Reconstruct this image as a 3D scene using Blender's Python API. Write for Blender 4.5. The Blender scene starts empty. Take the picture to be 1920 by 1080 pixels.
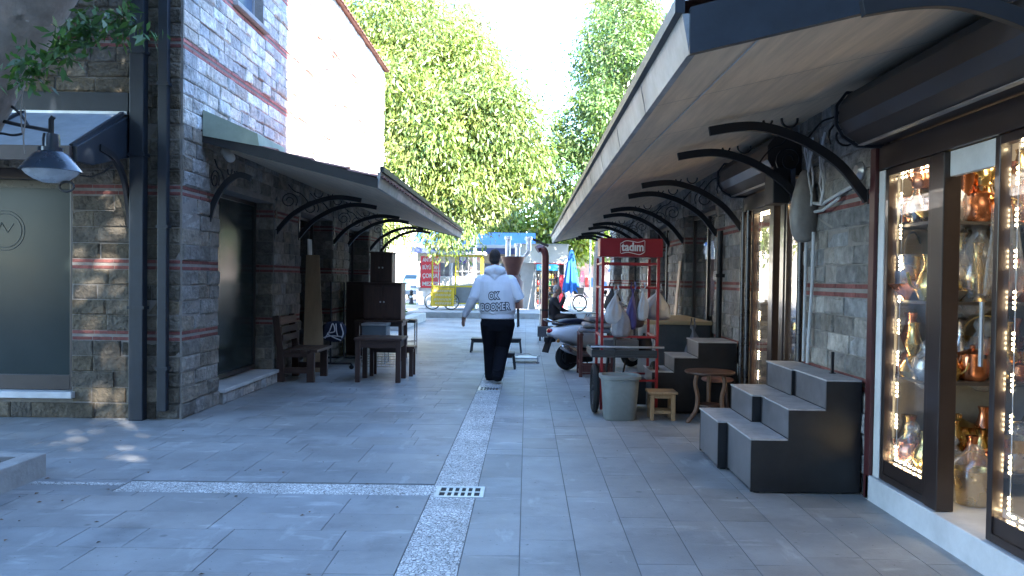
import bpy, bmesh, math, random
import numpy as np
from mathutils import Vector, Matrix, Quaternion
from mathutils.bvhtree import BVHTree
random.seed(7); rng = np.random.default_rng(7)
R = math.radians; pi = math.pi
scene = bpy.context.scene; col = scene.collection
F = 1500.0; CZ = 1.456; PITCH = R(1.2); ROLL = R(0.8); PX, PY = 988.0, 553.4
# ---------------------------------------------------------------- camera
cam_d = bpy.data.cameras.new('camera'); cam = bpy.data.objects.new('camera', cam_d); col.objects.link(cam)
cam_d.sensor_width = 36.0; cam_d.lens = 36.0*F/1920; cam_d.clip_end = 2000; cam_d.clip_start = .05
cam_d.shift_x = -(PX-960)/1920; cam_d.shift_y = (PY-540)/1920
CAMR = Matrix.Rotation(pi/2-PITCH, 3, 'X') @ Matrix.Rotation(ROLL, 3, 'Z')
cam.location = (0, 0, CZ); cam.rotation_euler = CAMR.to_euler()
scene.camera = cam
def ray(u, v): return CAMR @ Vector(((u-PX)/F, -(v-PY)/F, -1.0))
def at(u, v, Y):                      # photo pixel -> world point on the plane y = Y
    d = ray(u, v); return Vector((0, 0, CZ)) + d*(Y/d.y)
def gr(u, v, z=0.0):                  # photo pixel -> world point at height z
    d = ray(u, v); return Vector((0, 0, CZ)) + d*((z-CZ)/d.z)
# ---------------------------------------------------------------- materials
MATS = {}
def nmat(name):
    m = bpy.data.materials.new(name); m.use_nodes = True; nt = m.node_tree
    return m, nt, nt.nodes['Principled BSDF'], nt.nodes, nt.links
def mat(name, colr, rough=.6, metal=0, var=.25, scale=6, bump=.0, bscale=40, spec=.5, tint=False, stain=0, coat=0, trans=0, emit=None):
    if name in MATS: return MATS[name]
    m, nt, b, N, L = nmat(name)
    tc = N.new('ShaderNodeTexCoord')
    n1 = N.new('ShaderNodeTexNoise'); n1.inputs['Scale'].default_value = scale; n1.inputs['Detail'].default_value = 6; n1.inputs['Roughness'].default_value = .65
    L.new(tc.outputs['Object'], n1.inputs['Vector'])
    rp = N.new('ShaderNodeMapRange'); rp.inputs[1].default_value = .25; rp.inputs[2].default_value = .75
    rp.inputs[3].default_value = 1-var; rp.inputs[4].default_value = 1+var; L.new(n1.outputs[0], rp.inputs[0])
    mul = N.new('ShaderNodeVectorMath'); mul.operation = 'SCALE'; mul.inputs[0].default_value = colr[:3]
    L.new(rp.outputs[0], mul.inputs['Scale']); cur = mul.outputs[0]
    if tint:
        a = N.new('ShaderNodeAttribute'); a.attribute_name = 'tint'
        m2 = N.new('ShaderNodeVectorMath'); m2.operation = 'MULTIPLY'; L.new(cur, m2.inputs[0]); L.new(a.outputs['Vector'], m2.inputs[1]); cur = m2.outputs[0]
    if stain:
        n3 = N.new('ShaderNodeTexNoise'); n3.inputs['Scale'].default_value = scale*.23; n3.inputs['Detail'].default_value = 8; n3.inputs['Roughness'].default_value = .7
        L.new(tc.outputs['Object'], n3.inputs['Vector'])
        r3 = N.new('ShaderNodeMapRange'); r3.inputs[1].default_value = .42; r3.inputs[2].default_value = .62; r3.inputs[3].default_value = 1; r3.inputs[4].default_value = 1-stain
        L.new(n3.outputs[0], r3.inputs[0])
        m3 = N.new('ShaderNodeVectorMath'); m3.operation = 'SCALE'; L.new(cur, m3.inputs[0]); L.new(r3.outputs[0], m3.inputs['Scale']); cur = m3.outputs[0]
    L.new(cur, b.inputs['Base Color'])
    rr = N.new('ShaderNodeMapRange'); rr.inputs[3].default_value = max(.02, rough-.12*min(1, rough*2)); rr.inputs[4].default_value = min(1, rough+.12)
    L.new(n1.outputs[0], rr.inputs[0]); L.new(rr.outputs[0], b.inputs['Roughness'])
    b.inputs['Metallic'].default_value = metal; b.inputs['Specular IOR Level'].default_value = spec; b.inputs['Coat Weight'].default_value = coat
    if trans: b.inputs['Transmission Weight'].default_value = trans
    if bump:
        n2 = N.new('ShaderNodeTexNoise'); n2.inputs['Scale'].default_value = bscale; n2.inputs['Detail'].default_value = 5
        L.new(tc.outputs['Object'], n2.inputs['Vector'])
        bp = N.new('ShaderNodeBump'); bp.inputs['Strength'].default_value = min(1, bump); bp.inputs['Distance'].default_value = .02*max(1, bump)
        L.new(n2.outputs[0], bp.inputs['Height']); L.new(bp.outputs[0], b.inputs['Normal'])
    if emit:
        b.inputs['Emission Color'].default_value = (*emit[:3], 1); b.inputs['Emission Strength'].default_value = emit[3]
    MATS[name] = m; return m
def wood(name, colr, rough=.55, axis='Z', var=.35, scale=14):
    if name in MATS: return MATS[name]
    m, nt, b, N, L = nmat(name)
    tc = N.new('ShaderNodeTexCoord'); mp = N.new('ShaderNodeMapping')
    s = {'X': (.08, 1, 1), 'Y': (1, .08, 1), 'Z': (1, 1, .08)}[axis]; mp.inputs['Scale'].default_value = s
    L.new(tc.outputs['Object'], mp.inputs[0])
    n1 = N.new('ShaderNodeTexNoise'); n1.inputs['Scale'].default_value = scale*3; n1.inputs['Detail'].default_value = 8; n1.inputs['Roughness'].default_value = .7; L.new(mp.outputs[0], n1.inputs['Vector'])
    rp = N.new('ShaderNodeMapRange'); rp.inputs[1].default_value = .3; rp.inputs[2].default_value = .7; rp.inputs[3].default_value = 1-var; rp.inputs[4].default_value = 1+var; L.new(n1.outputs[0], rp.inputs[0])
    mul = N.new('ShaderNodeVectorMath'); mul.operation = 'SCALE'; mul.inputs[0].default_value = colr; L.new(rp.outputs[0], mul.inputs['Scale']); L.new(mul.outputs[0], b.inputs['Base Color'])
    b.inputs['Roughness'].default_value = rough
    bp = N.new('ShaderNodeBump'); bp.inputs['Strength'].default_value = .25; bp.inputs['Distance'].default_value = .004; L.new(n1.outputs[0], bp.inputs['Height']); L.new(bp.outputs[0], b.inputs['Normal'])
    MATS[name] = m; return m
def glass(name, colr=(1, 1, 1), rough=.01, base=.02, dirt=.05):   # thin pane: transparent with Fresnel reflection and a film of dust
    if name in MATS: return MATS[name]
    m = bpy.data.materials.new(name); m.use_nodes = True; nt = m.node_tree; N = nt.nodes; L = nt.links; N.clear()
    out = N.new('ShaderNodeOutputMaterial'); mx = N.new('ShaderNodeMixShader'); tr = N.new('ShaderNodeBsdfTransparent'); gl = N.new('ShaderNodeBsdfGlossy')
    ge = N.new('ShaderNodeNewGeometry'); dt = N.new('ShaderNodeVectorMath'); dt.operation = 'DOT_PRODUCT'; L.new(ge.outputs['Normal'], dt.inputs[0]); L.new(ge.outputs['Incoming'], dt.inputs[1])
    ab = N.new('ShaderNodeMath'); ab.operation = 'ABSOLUTE'; L.new(dt.outputs['Value'], ab.inputs[0]); om = N.new('ShaderNodeMath'); om.operation = 'SUBTRACT'; om.inputs[0].default_value = 1; L.new(ab.outputs[0], om.inputs[1])
    fr = N.new('ShaderNodeMath'); fr.operation = 'POWER'; fr.inputs[1].default_value = 5; L.new(om.outputs[0], fr.inputs[0]); ad = N.new('ShaderNodeMath'); ad.operation = 'ADD'; ad.inputs[1].default_value = base+.02
    tr.inputs[0].default_value = (*colr, 1); gl.inputs['Roughness'].default_value = rough
    L.new(fr.outputs[0], ad.inputs[0]); L.new(ad.outputs[0], mx.inputs[0]); L.new(tr.outputs[0], mx.inputs[1]); L.new(gl.outputs[0], mx.inputs[2])
    df = N.new('ShaderNodeBsdfDiffuse'); df.inputs[0].default_value = (.5, .52, .55, 1); m2 = N.new('ShaderNodeMixShader')
    tc = N.new('ShaderNodeTexCoord'); n = N.new('ShaderNodeTexNoise'); n.inputs['Scale'].default_value = 3; n.inputs['Detail'].default_value = 7; L.new(tc.outputs['Object'], n.inputs['Vector'])
    sc = N.new('ShaderNodeMath'); sc.operation = 'MULTIPLY'; sc.inputs[1].default_value = dirt*2; L.new(n.outputs[0], sc.inputs[0]); L.new(sc.outputs[0], m2.inputs[0])
    L.new(mx.outputs[0], m2.inputs[1]); L.new(df.outputs[0], m2.inputs[2]); L.new(m2.outputs[0], out.inputs[0])
    MATS[name] = m; return m
def leafmat(name, colr, trans=.35, gloss=.06):
    if name in MATS: return MATS[name]
    m = bpy.data.materials.new(name); m.use_nodes = True; nt = m.node_tree; N = nt.nodes; L = nt.links; N.clear()
    out = N.new('ShaderNodeOutputMaterial'); at_ = N.new('ShaderNodeAttribute'); at_.attribute_name = 'tint'
    mul = N.new('ShaderNodeVectorMath'); mul.operation = 'MULTIPLY'; mul.inputs[1].default_value = colr; L.new(at_.outputs['Vector'], mul.inputs[0])
    d = N.new('ShaderNodeBsdfDiffuse'); t = N.new('ShaderNodeBsdfTranslucent'); g = N.new('ShaderNodeBsdfGlossy'); g.inputs['Roughness'].default_value = .35
    L.new(mul.outputs[0], d.inputs[0]); ty = N.new('ShaderNodeVectorMath'); ty.operation = 'MULTIPLY'; ty.inputs[1].default_value = (1.2, 1.15, .6); L.new(mul.outputs[0], ty.inputs[0]); L.new(ty.outputs[0], t.inputs[0])
    m1 = N.new('ShaderNodeMixShader'); m1.inputs[0].default_value = trans; m2 = N.new('ShaderNodeMixShader'); m2.inputs[0].default_value = gloss
    L.new(d.outputs[0], m1.inputs[1]); L.new(t.outputs[0], m1.inputs[2]); L.new(m1.outputs[0], m2.inputs[1]); L.new(g.outputs[0], m2.inputs[2]); L.new(m2.outputs[0], out.inputs[0])
    MATS[name] = m; return m
def paver_mat():
    m = mat('grey_paver', (.30, .30, .295), .5, var=.10, scale=5, bump=.12, bscale=90, tint=True, stain=.16, spec=.4); nt = m.node_tree; N = nt.nodes; L = nt.links; b = N['Principled BSDF']
    src = b.inputs['Base Color'].links[0].from_socket; tc = N.new('ShaderNodeTexCoord')
    def noise(sc, d, lo, hi, a, c, st=(1, 1, 1)):
        mp = N.new('ShaderNodeMapping'); mp.inputs['Scale'].default_value = st; L.new(tc.outputs['Object'], mp.inputs[0]); n = N.new('ShaderNodeTexNoise'); n.inputs['Scale'].default_value = sc; n.inputs['Detail'].default_value = d; n.inputs['Roughness'].default_value = .62; L.new(mp.outputs[0], n.inputs['Vector'])
        r = N.new('ShaderNodeMapRange'); r.inputs[1].default_value = lo; r.inputs[2].default_value = hi; r.inputs[3].default_value = a; r.inputs[4].default_value = c; L.new(n.outputs[0], r.inputs[0]); return r.outputs[0]
    f = [noise(.55, 7, .35, .65, .74, 1.14), noise(1.9, 9, .54, .70, 1, .72), noise(6, 5, .60, .68, 1, 1.38, (.3, 1, 1)), noise(5, 5, .61, .69, 1, 1.3, (1, .3, 1)), noise(30, 2, .70, .72, 1, .5)]
    v = N.new('ShaderNodeTexVoronoi'); v.inputs['Scale'].default_value = 1.7; L.new(tc.outputs['Object'], v.inputs['Vector']); r = N.new('ShaderNodeMapRange'); r.inputs[1].default_value = .025; r.inputs[2].default_value = .045; r.inputs[3].default_value = .62; r.inputs[4].default_value = 1; L.new(v.outputs['Distance'], r.inputs[0]); f.append(r.outputs[0])
    for q in f:
        k = N.new('ShaderNodeVectorMath'); k.operation = 'SCALE'; L.new(src, k.inputs[0]); L.new(q, k.inputs['Scale']); src = k.outputs[0]
    L.new(src, b.inputs['Base Color']); return m
def mosaic_mat():
    m, nt, b, N, L = nmat('white_mosaic')
    tc = N.new('ShaderNodeTexCoord'); v = N.new('ShaderNodeTexVoronoi'); v.inputs['Scale'].default_value = 50; L.new(tc.outputs['Object'], v.inputs['Vector'])
    e = N.new('ShaderNodeTexVoronoi'); e.feature = 'DISTANCE_TO_EDGE'; e.inputs['Scale'].default_value = 50; L.new(tc.outputs['Object'], e.inputs['Vector'])
    r = N.new('ShaderNodeMapRange'); r.inputs[1].default_value = .02; r.inputs[2].default_value = .12; L.new(e.outputs['Distance'], r.inputs[0])
    sp = N.new('ShaderNodeSeparateXYZ'); L.new(v.outputs['Color'], sp.inputs[0])
    r2 = N.new('ShaderNodeMapRange'); r2.inputs[3].default_value = .5; r2.inputs[4].default_value = .88; L.new(sp.outputs[0], r2.inputs[0])
    n = N.new('ShaderNodeTexNoise'); n.inputs['Scale'].default_value = 2.5; n.inputs['Detail'].default_value = 6; L.new(tc.outputs['Object'], n.inputs['Vector'])
    r3 = N.new('ShaderNodeMapRange'); r3.inputs[1].default_value = .3; r3.inputs[2].default_value = .7; r3.inputs[3].default_value = .7; r3.inputs[4].default_value = 1.1; L.new(n.outputs[0], r3.inputs[0])
    mm = N.new('ShaderNodeMath'); mm.operation = 'MULTIPLY'; L.new(r2.outputs[0], mm.inputs[0]); L.new(r3.outputs[0], mm.inputs[1])
    cl = N.new('ShaderNodeVectorMath'); cl.operation = 'SCALE'; cl.inputs[0].default_value = (1, .98, .94); L.new(mm.outputs[0], cl.inputs['Scale'])
    mx = N.new('ShaderNodeMix'); mx.data_type = 'RGBA'; mx.inputs[6].default_value = (.13, .12, .11, 1); L.new(r.outputs[0], mx.inputs[0]); L.new(cl.outputs[0], mx.inputs[7])
    L.new(mx.outputs[2], b.inputs['Base Color']); b.inputs['Roughness'].default_value = .55
    bp = N.new('ShaderNodeBump'); bp.inputs['Strength'].default_value = .5; bp.inputs['Distance'].default_value = .006; L.new(r.outputs[0], bp.inputs['Height']); L.new(bp.outputs[0], b.inputs['Normal'])
    return m
# ---------------------------------------------------------------- mesh builder
class MB:
    def __init__(s): s.v = []; s.f = []; s.mi = []; s.t = []; s.cm = 0; s.ct = (1, 1, 1)
    def face(s, idx): s.f.append(tuple(idx)); s.mi.append(s.cm); s.t.append(s.ct)
    def add(s, vs, fs):
        o = len(s.v); s.v += [tuple(v) for v in vs]
        for f in fs: s.face([i+o for i in f])
        return s
    def box(s, lo, hi):
        x0, y0, z0 = lo; x1, y1, z1 = hi
        return s.add([(x0,y0,z0),(x1,y0,z0),(x1,y1,z0),(x0,y1,z0),(x0,y0,z1),(x1,y0,z1),(x1,y1,z1),(x0,y1,z1)],
                     [(0,3,2,1),(4,5,6,7),(0,1,5,4),(1,2,6,5),(2,3,7,6),(3,0,4,7)])
    def cbox(s, c, d, rot=None):
        b = MB().box((-d[0]/2,-d[1]/2,-d[2]/2), (d[0]/2,d[1]/2,d[2]/2)); M = Matrix.Translation(c)
        if rot: M = M @ (rot.to_matrix().to_4x4() if not isinstance(rot, Matrix) else rot.to_4x4())
        return s.merge(b, M)
    def bar(s, a, b, w, h=None, up=(0,0,1)):              # rectangular bar between two points
        a = Vector(a); b = Vector(b); d = (b-a).normalized(); u = Vector(up)
        if abs(d.dot(u)) > .98: u = Vector((0,1,0)) if abs(d.y) < .9 else Vector((1,0,0))
        x = d.cross(u).normalized()*(w/2); y = x.cross(d).normalized()*((h or w)/2)
        return s.add([a-x-y, a+x-y, a+x+y, a-x+y, b-x-y, b+x-y, b+x+y, b-x+y], [(0,1,2,3),(7,6,5,4),(0,4,5,1),(1,5,6,2),(2,6,7,3),(3,7,4,0)])
    def merge(s, o, M=None):
        k = len(s.v); s.v += [tuple(M @ Vector(v)) if M is not None else v for v in o.v]
        for f, mi, t in zip(o.f, o.mi, o.t): s.f.append(tuple(i+k for i in f)); s.mi.append(max(mi, s.cm)); s.t.append(t)
        return s
    def loft(s, rings, cap=True, closed=True):            # rings: lists of equal numbers of points
        n = len(rings[0]); o = len(s.v)
        for r in rings: s.v += [tuple(p) for p in r]
        for k in range(len(rings)-1):
            for i in range(n if closed else n-1):
                j = (i+1) % n; s.face((o+k*n+i, o+k*n+j, o+(k+1)*n+j, o+(k+1)*n+i))
        if cap:
            s.face([o+i for i in range(n)][::-1]); s.face([o+(len(rings)-1)*n+i for i in range(n)])
        return s
    def chain(s, pts, rad, n=10, ref=(0,0,1), round_=True):  # swept tube with radius (or (ra, rb)) per point
        P = [Vector(p) for p in pts]; m = len(P)
        rad = rad if isinstance(rad, (list, tuple)) and len(rad) == m else [rad]*m
        rad = [r if isinstance(r, (list, tuple)) else (r, r) for r in rad]; rings = []; prev = None
        for i in range(m):
            d = (P[min(i+1, m-1)]-P[max(i-1, 0)]).normalized()
            if prev is None:
                u = Vector(ref)
                if abs(d.dot(u)) > .95: u = Vector((0,1,0)) if abs(d.y) < .8 else Vector((1,0,0))
                x = d.cross(u).normalized()
            else: x = (prev - d*prev.dot(d)).normalized()
            prev = x; y = x.cross(d)
            def ring(c, k): return [c + x*(math.cos(2*pi*j/n)*rad[i][0]*k) + y*(math.sin(2*pi*j/n)*rad[i][1]*k) for j in range(n)]
            e = min(rad[i])
            if round_ and i == 0: rings += [ring(P[i]-d*e*.9, .35), ring(P[i]-d*e*.6, .75)]
            rings.append(ring(P[i], 1))
            if round_ and i == m-1: rings += [ring(P[i]+d*e*.6, .75), ring(P[i]+d*e*.9, .35)]
        return s.loft(rings)
    def tube(s, pts, r, n=8, ref=(0,0,1)): return s.chain(pts, r, n, ref, round_=False)
    def lathe(s, prof, c=(0,0,0), n=20, axis=None):
        rings = []; A = Matrix.Identity(3)
        if axis is not None: A = Vector((0,0,1)).rotation_difference(Vector(axis)).to_matrix()
        for r, z in prof: rings.append([Vector(c)+A @ Vector((max(r, 1e-4)*math.cos(2*pi*i/n), max(r, 1e-4)*math.sin(2*pi*i/n), z)) for i in range(n)])
        return s.loft(rings)
    def ell(s, c, r, n=14, m=9, rot=None):
        rings = []
        for k in range(m):
            a = -pi/2 + pi*(k+.02*(m-1)*(k == 0)-.02*(m-1)*(k == m-1))/(m-1)
            ring = [Vector((r[0]*math.cos(a)*math.cos(2*pi*i/n), r[1]*math.cos(a)*math.sin(2*pi*i/n), r[2]*math.sin(a))) for i in range(n)]
            rings.append([Vector(c)+(rot @ p if rot else p) for p in ring])
        return s.loft(rings)
    def prism(s, poly, fn, d0, d1):                        # poly of 2-D points extruded from depth d0 to d1; fn(a, b, d) -> xyz
        n = len(poly); return s.loft([[fn(a, b, d0) for a, b in poly], [fn(a, b, d1) for a, b in poly]])
WM = {}
def obj(name, mb, mats, parent=None, smooth=False, bevel=0, world=True, sub=0, normals=True):
    me = bpy.data.meshes.new(name); V = mb.v
    if parent is not None and world and parent.name in WM:
        Mi = WM[parent.name].inverted(); V = [tuple(Mi @ Vector(v)) for v in V]
    me.from_pydata(V, [], mb.f)
    for m in (mats if isinstance(mats, (list, tuple)) else [mats]): me.materials.append(m)
    if any(mb.mi): me.polygons.foreach_set('material_index', mb.mi)
    if any(t != (1, 1, 1) for t in mb.t):
        a = me.attributes.new('tint', 'FLOAT_VECTOR', 'FACE'); a.data.foreach_set('vector', np.array(mb.t, dtype=np.float32).ravel())
    if normals:
        bm = bmesh.new(); bm.from_mesh(me); bmesh.ops.recalc_face_normals(bm, faces=bm.faces); bm.to_mesh(me); bm.free()
    o = bpy.data.objects.new(name, me); col.objects.link(o)
    if smooth:
        me.polygons.foreach_set('use_smooth', [True]*len(me.polygons))
        if smooth != 2:
            try: me.set_sharp_from_angle(angle=R(40))
            except Exception: pass
    if bevel:
        b = o.modifiers.new('bevel', 'BEVEL'); b.width = bevel; b.segments = 2; b.limit_method = 'ANGLE'; b.angle_limit = R(40)
    if sub: sm = o.modifiers.new('subsurf', 'SUBSURF'); sm.levels = sm.render_levels = sub
    if parent is not None:
        o.parent = parent; WM[o.name] = WM.get(parent.name, Matrix.Identity(4))
    else: WM[o.name] = Matrix.Identity(4)
    return o
def tag(o, label, cat, group=None):
    o['label'] = label; o['category'] = cat
    if group: o['group'] = group
    return o
def thing(name, label, cat, loc=(0,0,0), rotz=0, group=None):
    o = bpy.data.objects.new(name, None); col.objects.link(o); o.location = loc; o.rotation_euler = (0,0,rotz); o.empty_display_size = .1
    WM[o.name] = Matrix.Translation(loc) @ Matrix.Rotation(rotz, 4, 'Z'); return tag(o, label, cat, group)
def struct(name, mb, m, kind='structure', **k):
    o = obj(name, mb, m, **k); o['kind'] = kind; return o
def copy_tree(o, parent=None):
    c = o.copy(); col.objects.link(c); c.parent = parent
    for ch in list(o.children): copy_tree(ch, c)
    return c
def dup(root, loc, rotz=0, label=None, scale=1):
    c = copy_tree(root); c.location = loc; c.rotation_euler = (0,0,rotz); c.scale = (scale,)*3
    if label: c['label'] = label
    return c
def blobbed(name, mb, m, parent, voxel=.008, smooth=4, sub=0, tris=None):   # fuse overlapping closed pieces into one continuous surface
    me = bpy.data.meshes.new('tmp'); me.from_pydata(mb.v, [], mb.f)
    bm = bmesh.new(); bm.from_mesh(me); bmesh.ops.recalc_face_normals(bm, faces=bm.faces); bm.to_mesh(me); bm.free()
    t = bpy.data.objects.new('tmp', me); col.objects.link(t)
    rm = t.modifiers.new('r', 'REMESH'); rm.mode = 'VOXEL'; rm.voxel_size = voxel
    if smooth: s = t.modifiers.new('s', 'SMOOTH'); s.factor = .5; s.iterations = smooth
    dg = bpy.context.evaluated_depsgraph_get(); dg.update()
    m2 = bpy.data.meshes.new_from_object(t.evaluated_get(dg)); bpy.data.objects.remove(t); bpy.data.meshes.remove(me)
    m2.materials.clear(); m2.materials.append(m); m2.name = name
    m2.polygons.foreach_set('use_smooth', [True]*len(m2.polygons))
    if parent is not None and parent.name in WM: m2.transform(WM[parent.name].inverted())
    o = bpy.data.objects.new(name, m2); col.objects.link(o)
    if parent is not None: o.parent = parent; WM[o.name] = WM.get(parent.name, Matrix.Identity(4))
    return o
def text_mb(body, size, thick=.003, offset=0.0, outline=0, align='CENTER', width=None):   # flat lettering in the xz plane, facing -y
    c = bpy.data.curves.new('t', 'FONT'); c.body = body; c.size = size; c.align_x = align; c.align_y = 'CENTER'; c.offset = offset; c.resolution_u = 3
    if outline: c.fill_mode = 'NONE'; c.bevel_depth = outline; c.bevel_resolution = 0; c.extrude = 0
    else: c.extrude = thick/2
    o = bpy.data.objects.new('t', c); col.objects.link(o); dg = bpy.context.evaluated_depsgraph_get(); dg.update()
    me = bpy.data.meshes.new_from_object(o.evaluated_get(dg)); mb = MB()
    xs = [v.co.x for v in me.vertices]; k = 1
    if width and xs: k = width/(max(xs)-min(xs))
    mb.add([(v.co.x*k, -v.co.z, v.co.y) for v in me.vertices], [tuple(p.vertices) for p in me.polygons])
    bpy.data.objects.remove(o); bpy.data.meshes.remove(me); return mb
def place(mb, loc, rotz=0): 
    o = MB(); return o.merge(mb, Matrix.Translation(loc) @ Matrix.Rotation(rotz, 4, 'Z'))
def arc(c, r, a0, a1, n=12): return [(c[0]+r*math.cos(a0+(a1-a0)*i/n), c[1]+r*math.sin(a0+(a1-a0)*i/n)) for i in range(n+1)]
def spiral(c, r0, r1, a0, turns, n=22): return [(c[0]+(r0+(r1-r0)*i/n)*math.cos(a0+turns*2*pi*i/n), c[1]+(r0+(r1-r0)*i/n)*math.sin(a0+turns*2*pi*i/n)) for i in range(n+1)]
# ---------------------------------------------------------------- stone walls made of real blocks
BANDS = (.83, 1.54, 2.28, 3.74, 4.55, 5.3)
def stone_wall(mb, axis, const, a0, a1, z0, z1, out, openings=(), tone=1.0, seed=1, bands=BANDS, warm=0.0):
    rs = random.Random(seed); z = z0; courses = []
    edges = []
    for b in bands:
        if z0 < b-.06 and b+.06 < z1: edges += [('s', b-.05), ('r', b-.012), ('m', b+.012), ('r', b+.05)]
    edges.append(('s', z1))
    for kind, e in edges:
        if kind == 'm': z = e; continue
        if kind == 'r': courses.append((z, e, True)); z = e; continue
        n = max(1, round((e-z)/.155)); h = (e-z)/n
        if e-z < .02: z = e; continue
        for k in range(n): courses.append((z+k*h, z+(k+1)*h, False))
        z = e
    def pt(a, d, zz): return (const+out*d, a, zz) if axis == 'x' else (a, const+out*d, zz)
    for c0, c1, red in courses:
        zm = (c0+c1)/2; spans = [(a0, a1)]
        for oa, ob, oz0, oz1 in openings:
            if oz0 < zm < oz1:
                ns = []
                for s0, s1 in spans:
                    if ob <= s0 or oa >= s1: ns.append((s0, s1)); continue
                    if oa > s0: ns.append((s0, oa))
                    if ob < s1: ns.append((ob, s1))
                spans = ns
        for s0, s1 in spans:
            a = s0
            while a < s1-1e-4:
                ln = rs.uniform(.19, .24) if red else rs.uniform(.2, .44)
                b = min(a+ln, s1)
                if s1-b < .1: b = s1
                g = .0035 if not red else .003; dep = rs.uniform(.004, .010) if red else rs.uniform(.004, .028); ch = .004 if red else rs.uniform(.007, .02)
                j = lambda: 0 if red else rs.uniform(-.009, .009)
                A, B, Z0, Z1 = a+g, b-g, c0+g, c1-g
                q = [pt(A, -.015, Z0), pt(B, -.015, Z0), pt(B, -.015, Z1), pt(A, -.015, Z1),
                     pt(A+j()*.4, dep-ch*.6, Z0), pt(B+j()*.4, dep-ch*.6, Z0), pt(B, dep-ch*.6, Z1), pt(A, dep-ch*.6, Z1),
                     pt(A+ch, dep+j(), Z0+ch), pt(B-ch, dep+j(), Z0+ch), pt(B-ch, dep+j(), Z1-ch), pt(A+ch, dep+j(), Z1-ch)]
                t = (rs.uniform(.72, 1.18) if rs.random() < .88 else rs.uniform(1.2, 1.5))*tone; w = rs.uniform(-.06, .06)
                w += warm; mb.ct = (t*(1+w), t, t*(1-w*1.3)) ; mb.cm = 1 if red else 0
                if red: t = rs.uniform(.75, 1.2)*(tone*1.45 if tone > 1.2 else 1); mb.ct = (t, t, t)  # bands on the lightened upper wall raised so sun washes them out
                mb.add(q, [(0,1,5,4),(1,2,6,5),(2,3,7,6),(3,0,4,7),(4,5,9,8),(5,6,10,9),(6,7,11,10),(7,4,8,11),(8,9,10,11)])
                a = b
    mb.cm = 2; mb.ct = (1, 1, 1)
    # mortar bed and wall core behind the blocks
    ops = sorted(openings)
    cuts = [a0]
    for oa, ob, _, _ in ops: cuts += [max(oa, a0), min(ob, a1)]
    cuts.append(a1)
    def core(s0, s1, c0, c1):
        if s1-s0 < .01 or c1-c0 < .01: return
        d0, d1 = sorted((const+out*.0015, const-out*.3))
        if axis == 'x': mb.box((d0, s0, c0), (d1, s1, c1))
        else: mb.box((s0, d0, c0), (s1, d1, c1))
    for i in range(0, len(cuts), 2): core(cuts[i], cuts[i+1], z0, z1)
    for oa, ob, oz0, oz1 in ops: core(max(oa, a0), min(ob, a1), z0, oz0); core(max(oa, a0), min(ob, a1), oz1, z1)
    mb.cm = 0; return mb
# ---------------------------------------------------------------- foliage
def leaves(name, blobs, n, size, aspect, m, parent=None, droop=.6, clump=24, spread=.35, seed=3, shell=.55, dark=.45, lo=None, keep=None):
    g = np.random.default_rng(seed); W = np.array([b[3]*b[4]*b[5] for b in blobs])**.67; W = W/W.sum(); nc = max(1, n//clump)
    pick = g.choice(len(blobs), nc, p=W); B = np.array(blobs)[pick]
    d = g.normal(size=(nc, 3)); d /= np.linalg.norm(d, axis=1)[:, None]; rad = shell+(1-shell)*g.random(nc)**.6
    C = B[:, :3]+d*B[:, 3:6]*rad[:, None]
    tone = g.uniform(dark, 1.35, nc)[:, None]*np.stack([g.uniform(.8, 1.15, nc), np.ones(nc), g.uniform(.6, 1.1, nc)], 1)
    C = np.repeat(C, clump, 0); D = np.repeat(d, clump, 0); T = np.repeat(tone, clump, 0)*g.uniform(.75, 1.25, (nc*clump, 1))
    P = C+g.normal(size=C.shape)*spread*np.array([1, 1, .8])
    if keep is not None:
        k = keep(P); P = P[k]; D = D[k]; T = T[k]
    N_ = len(P); ax = g.normal(size=(N_, 3))*.7+D*.6; ax[:, 2] -= droop*1.6; ax /= np.linalg.norm(ax, axis=1)[:, None]
    sd = np.cross(ax, g.normal(size=(N_, 3))); sd /= np.linalg.norm(sd, axis=1)[:, None]+1e-6
    L_ = size*g.uniform(.6, 1.35, (N_, 1)); nn = np.cross(sd, ax)
    v0 = P; v1 = P+ax*L_*.45+sd*L_*aspect*.5+nn*L_*.05; v2 = P+ax*L_; v3 = P+ax*L_*.45-sd*L_*aspect*.5+nn*L_*.05
    V = np.stack([v0, v1, v2, v3], 1).reshape(-1, 3)
    if parent is not None and parent.name in WM: V = V-np.array(WM[parent.name].translation)
    me = bpy.data.meshes.new(name); me.vertices.add(len(V)); me.vertices.foreach_set('co', V.astype(np.float32).ravel())
    me.loops.add(4*N_); me.loops.foreach_set('vertex_index', np.arange(4*N_, dtype=np.int32)); me.polygons.add(N_)
    me.polygons.foreach_set('loop_start', np.arange(0, 4*N_, 4, dtype=np.int32)); me.update(calc_edges=True); me.validate()
    a = me.attributes.new('tint', 'FLOAT_VECTOR', 'FACE'); a.data.foreach_set('vector', T.astype(np.float32).ravel()); me.materials.append(m)
    o = bpy.data.objects.new(name, me); col.objects.link(o)
    if parent is not None: o.parent = parent
    return o
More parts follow.
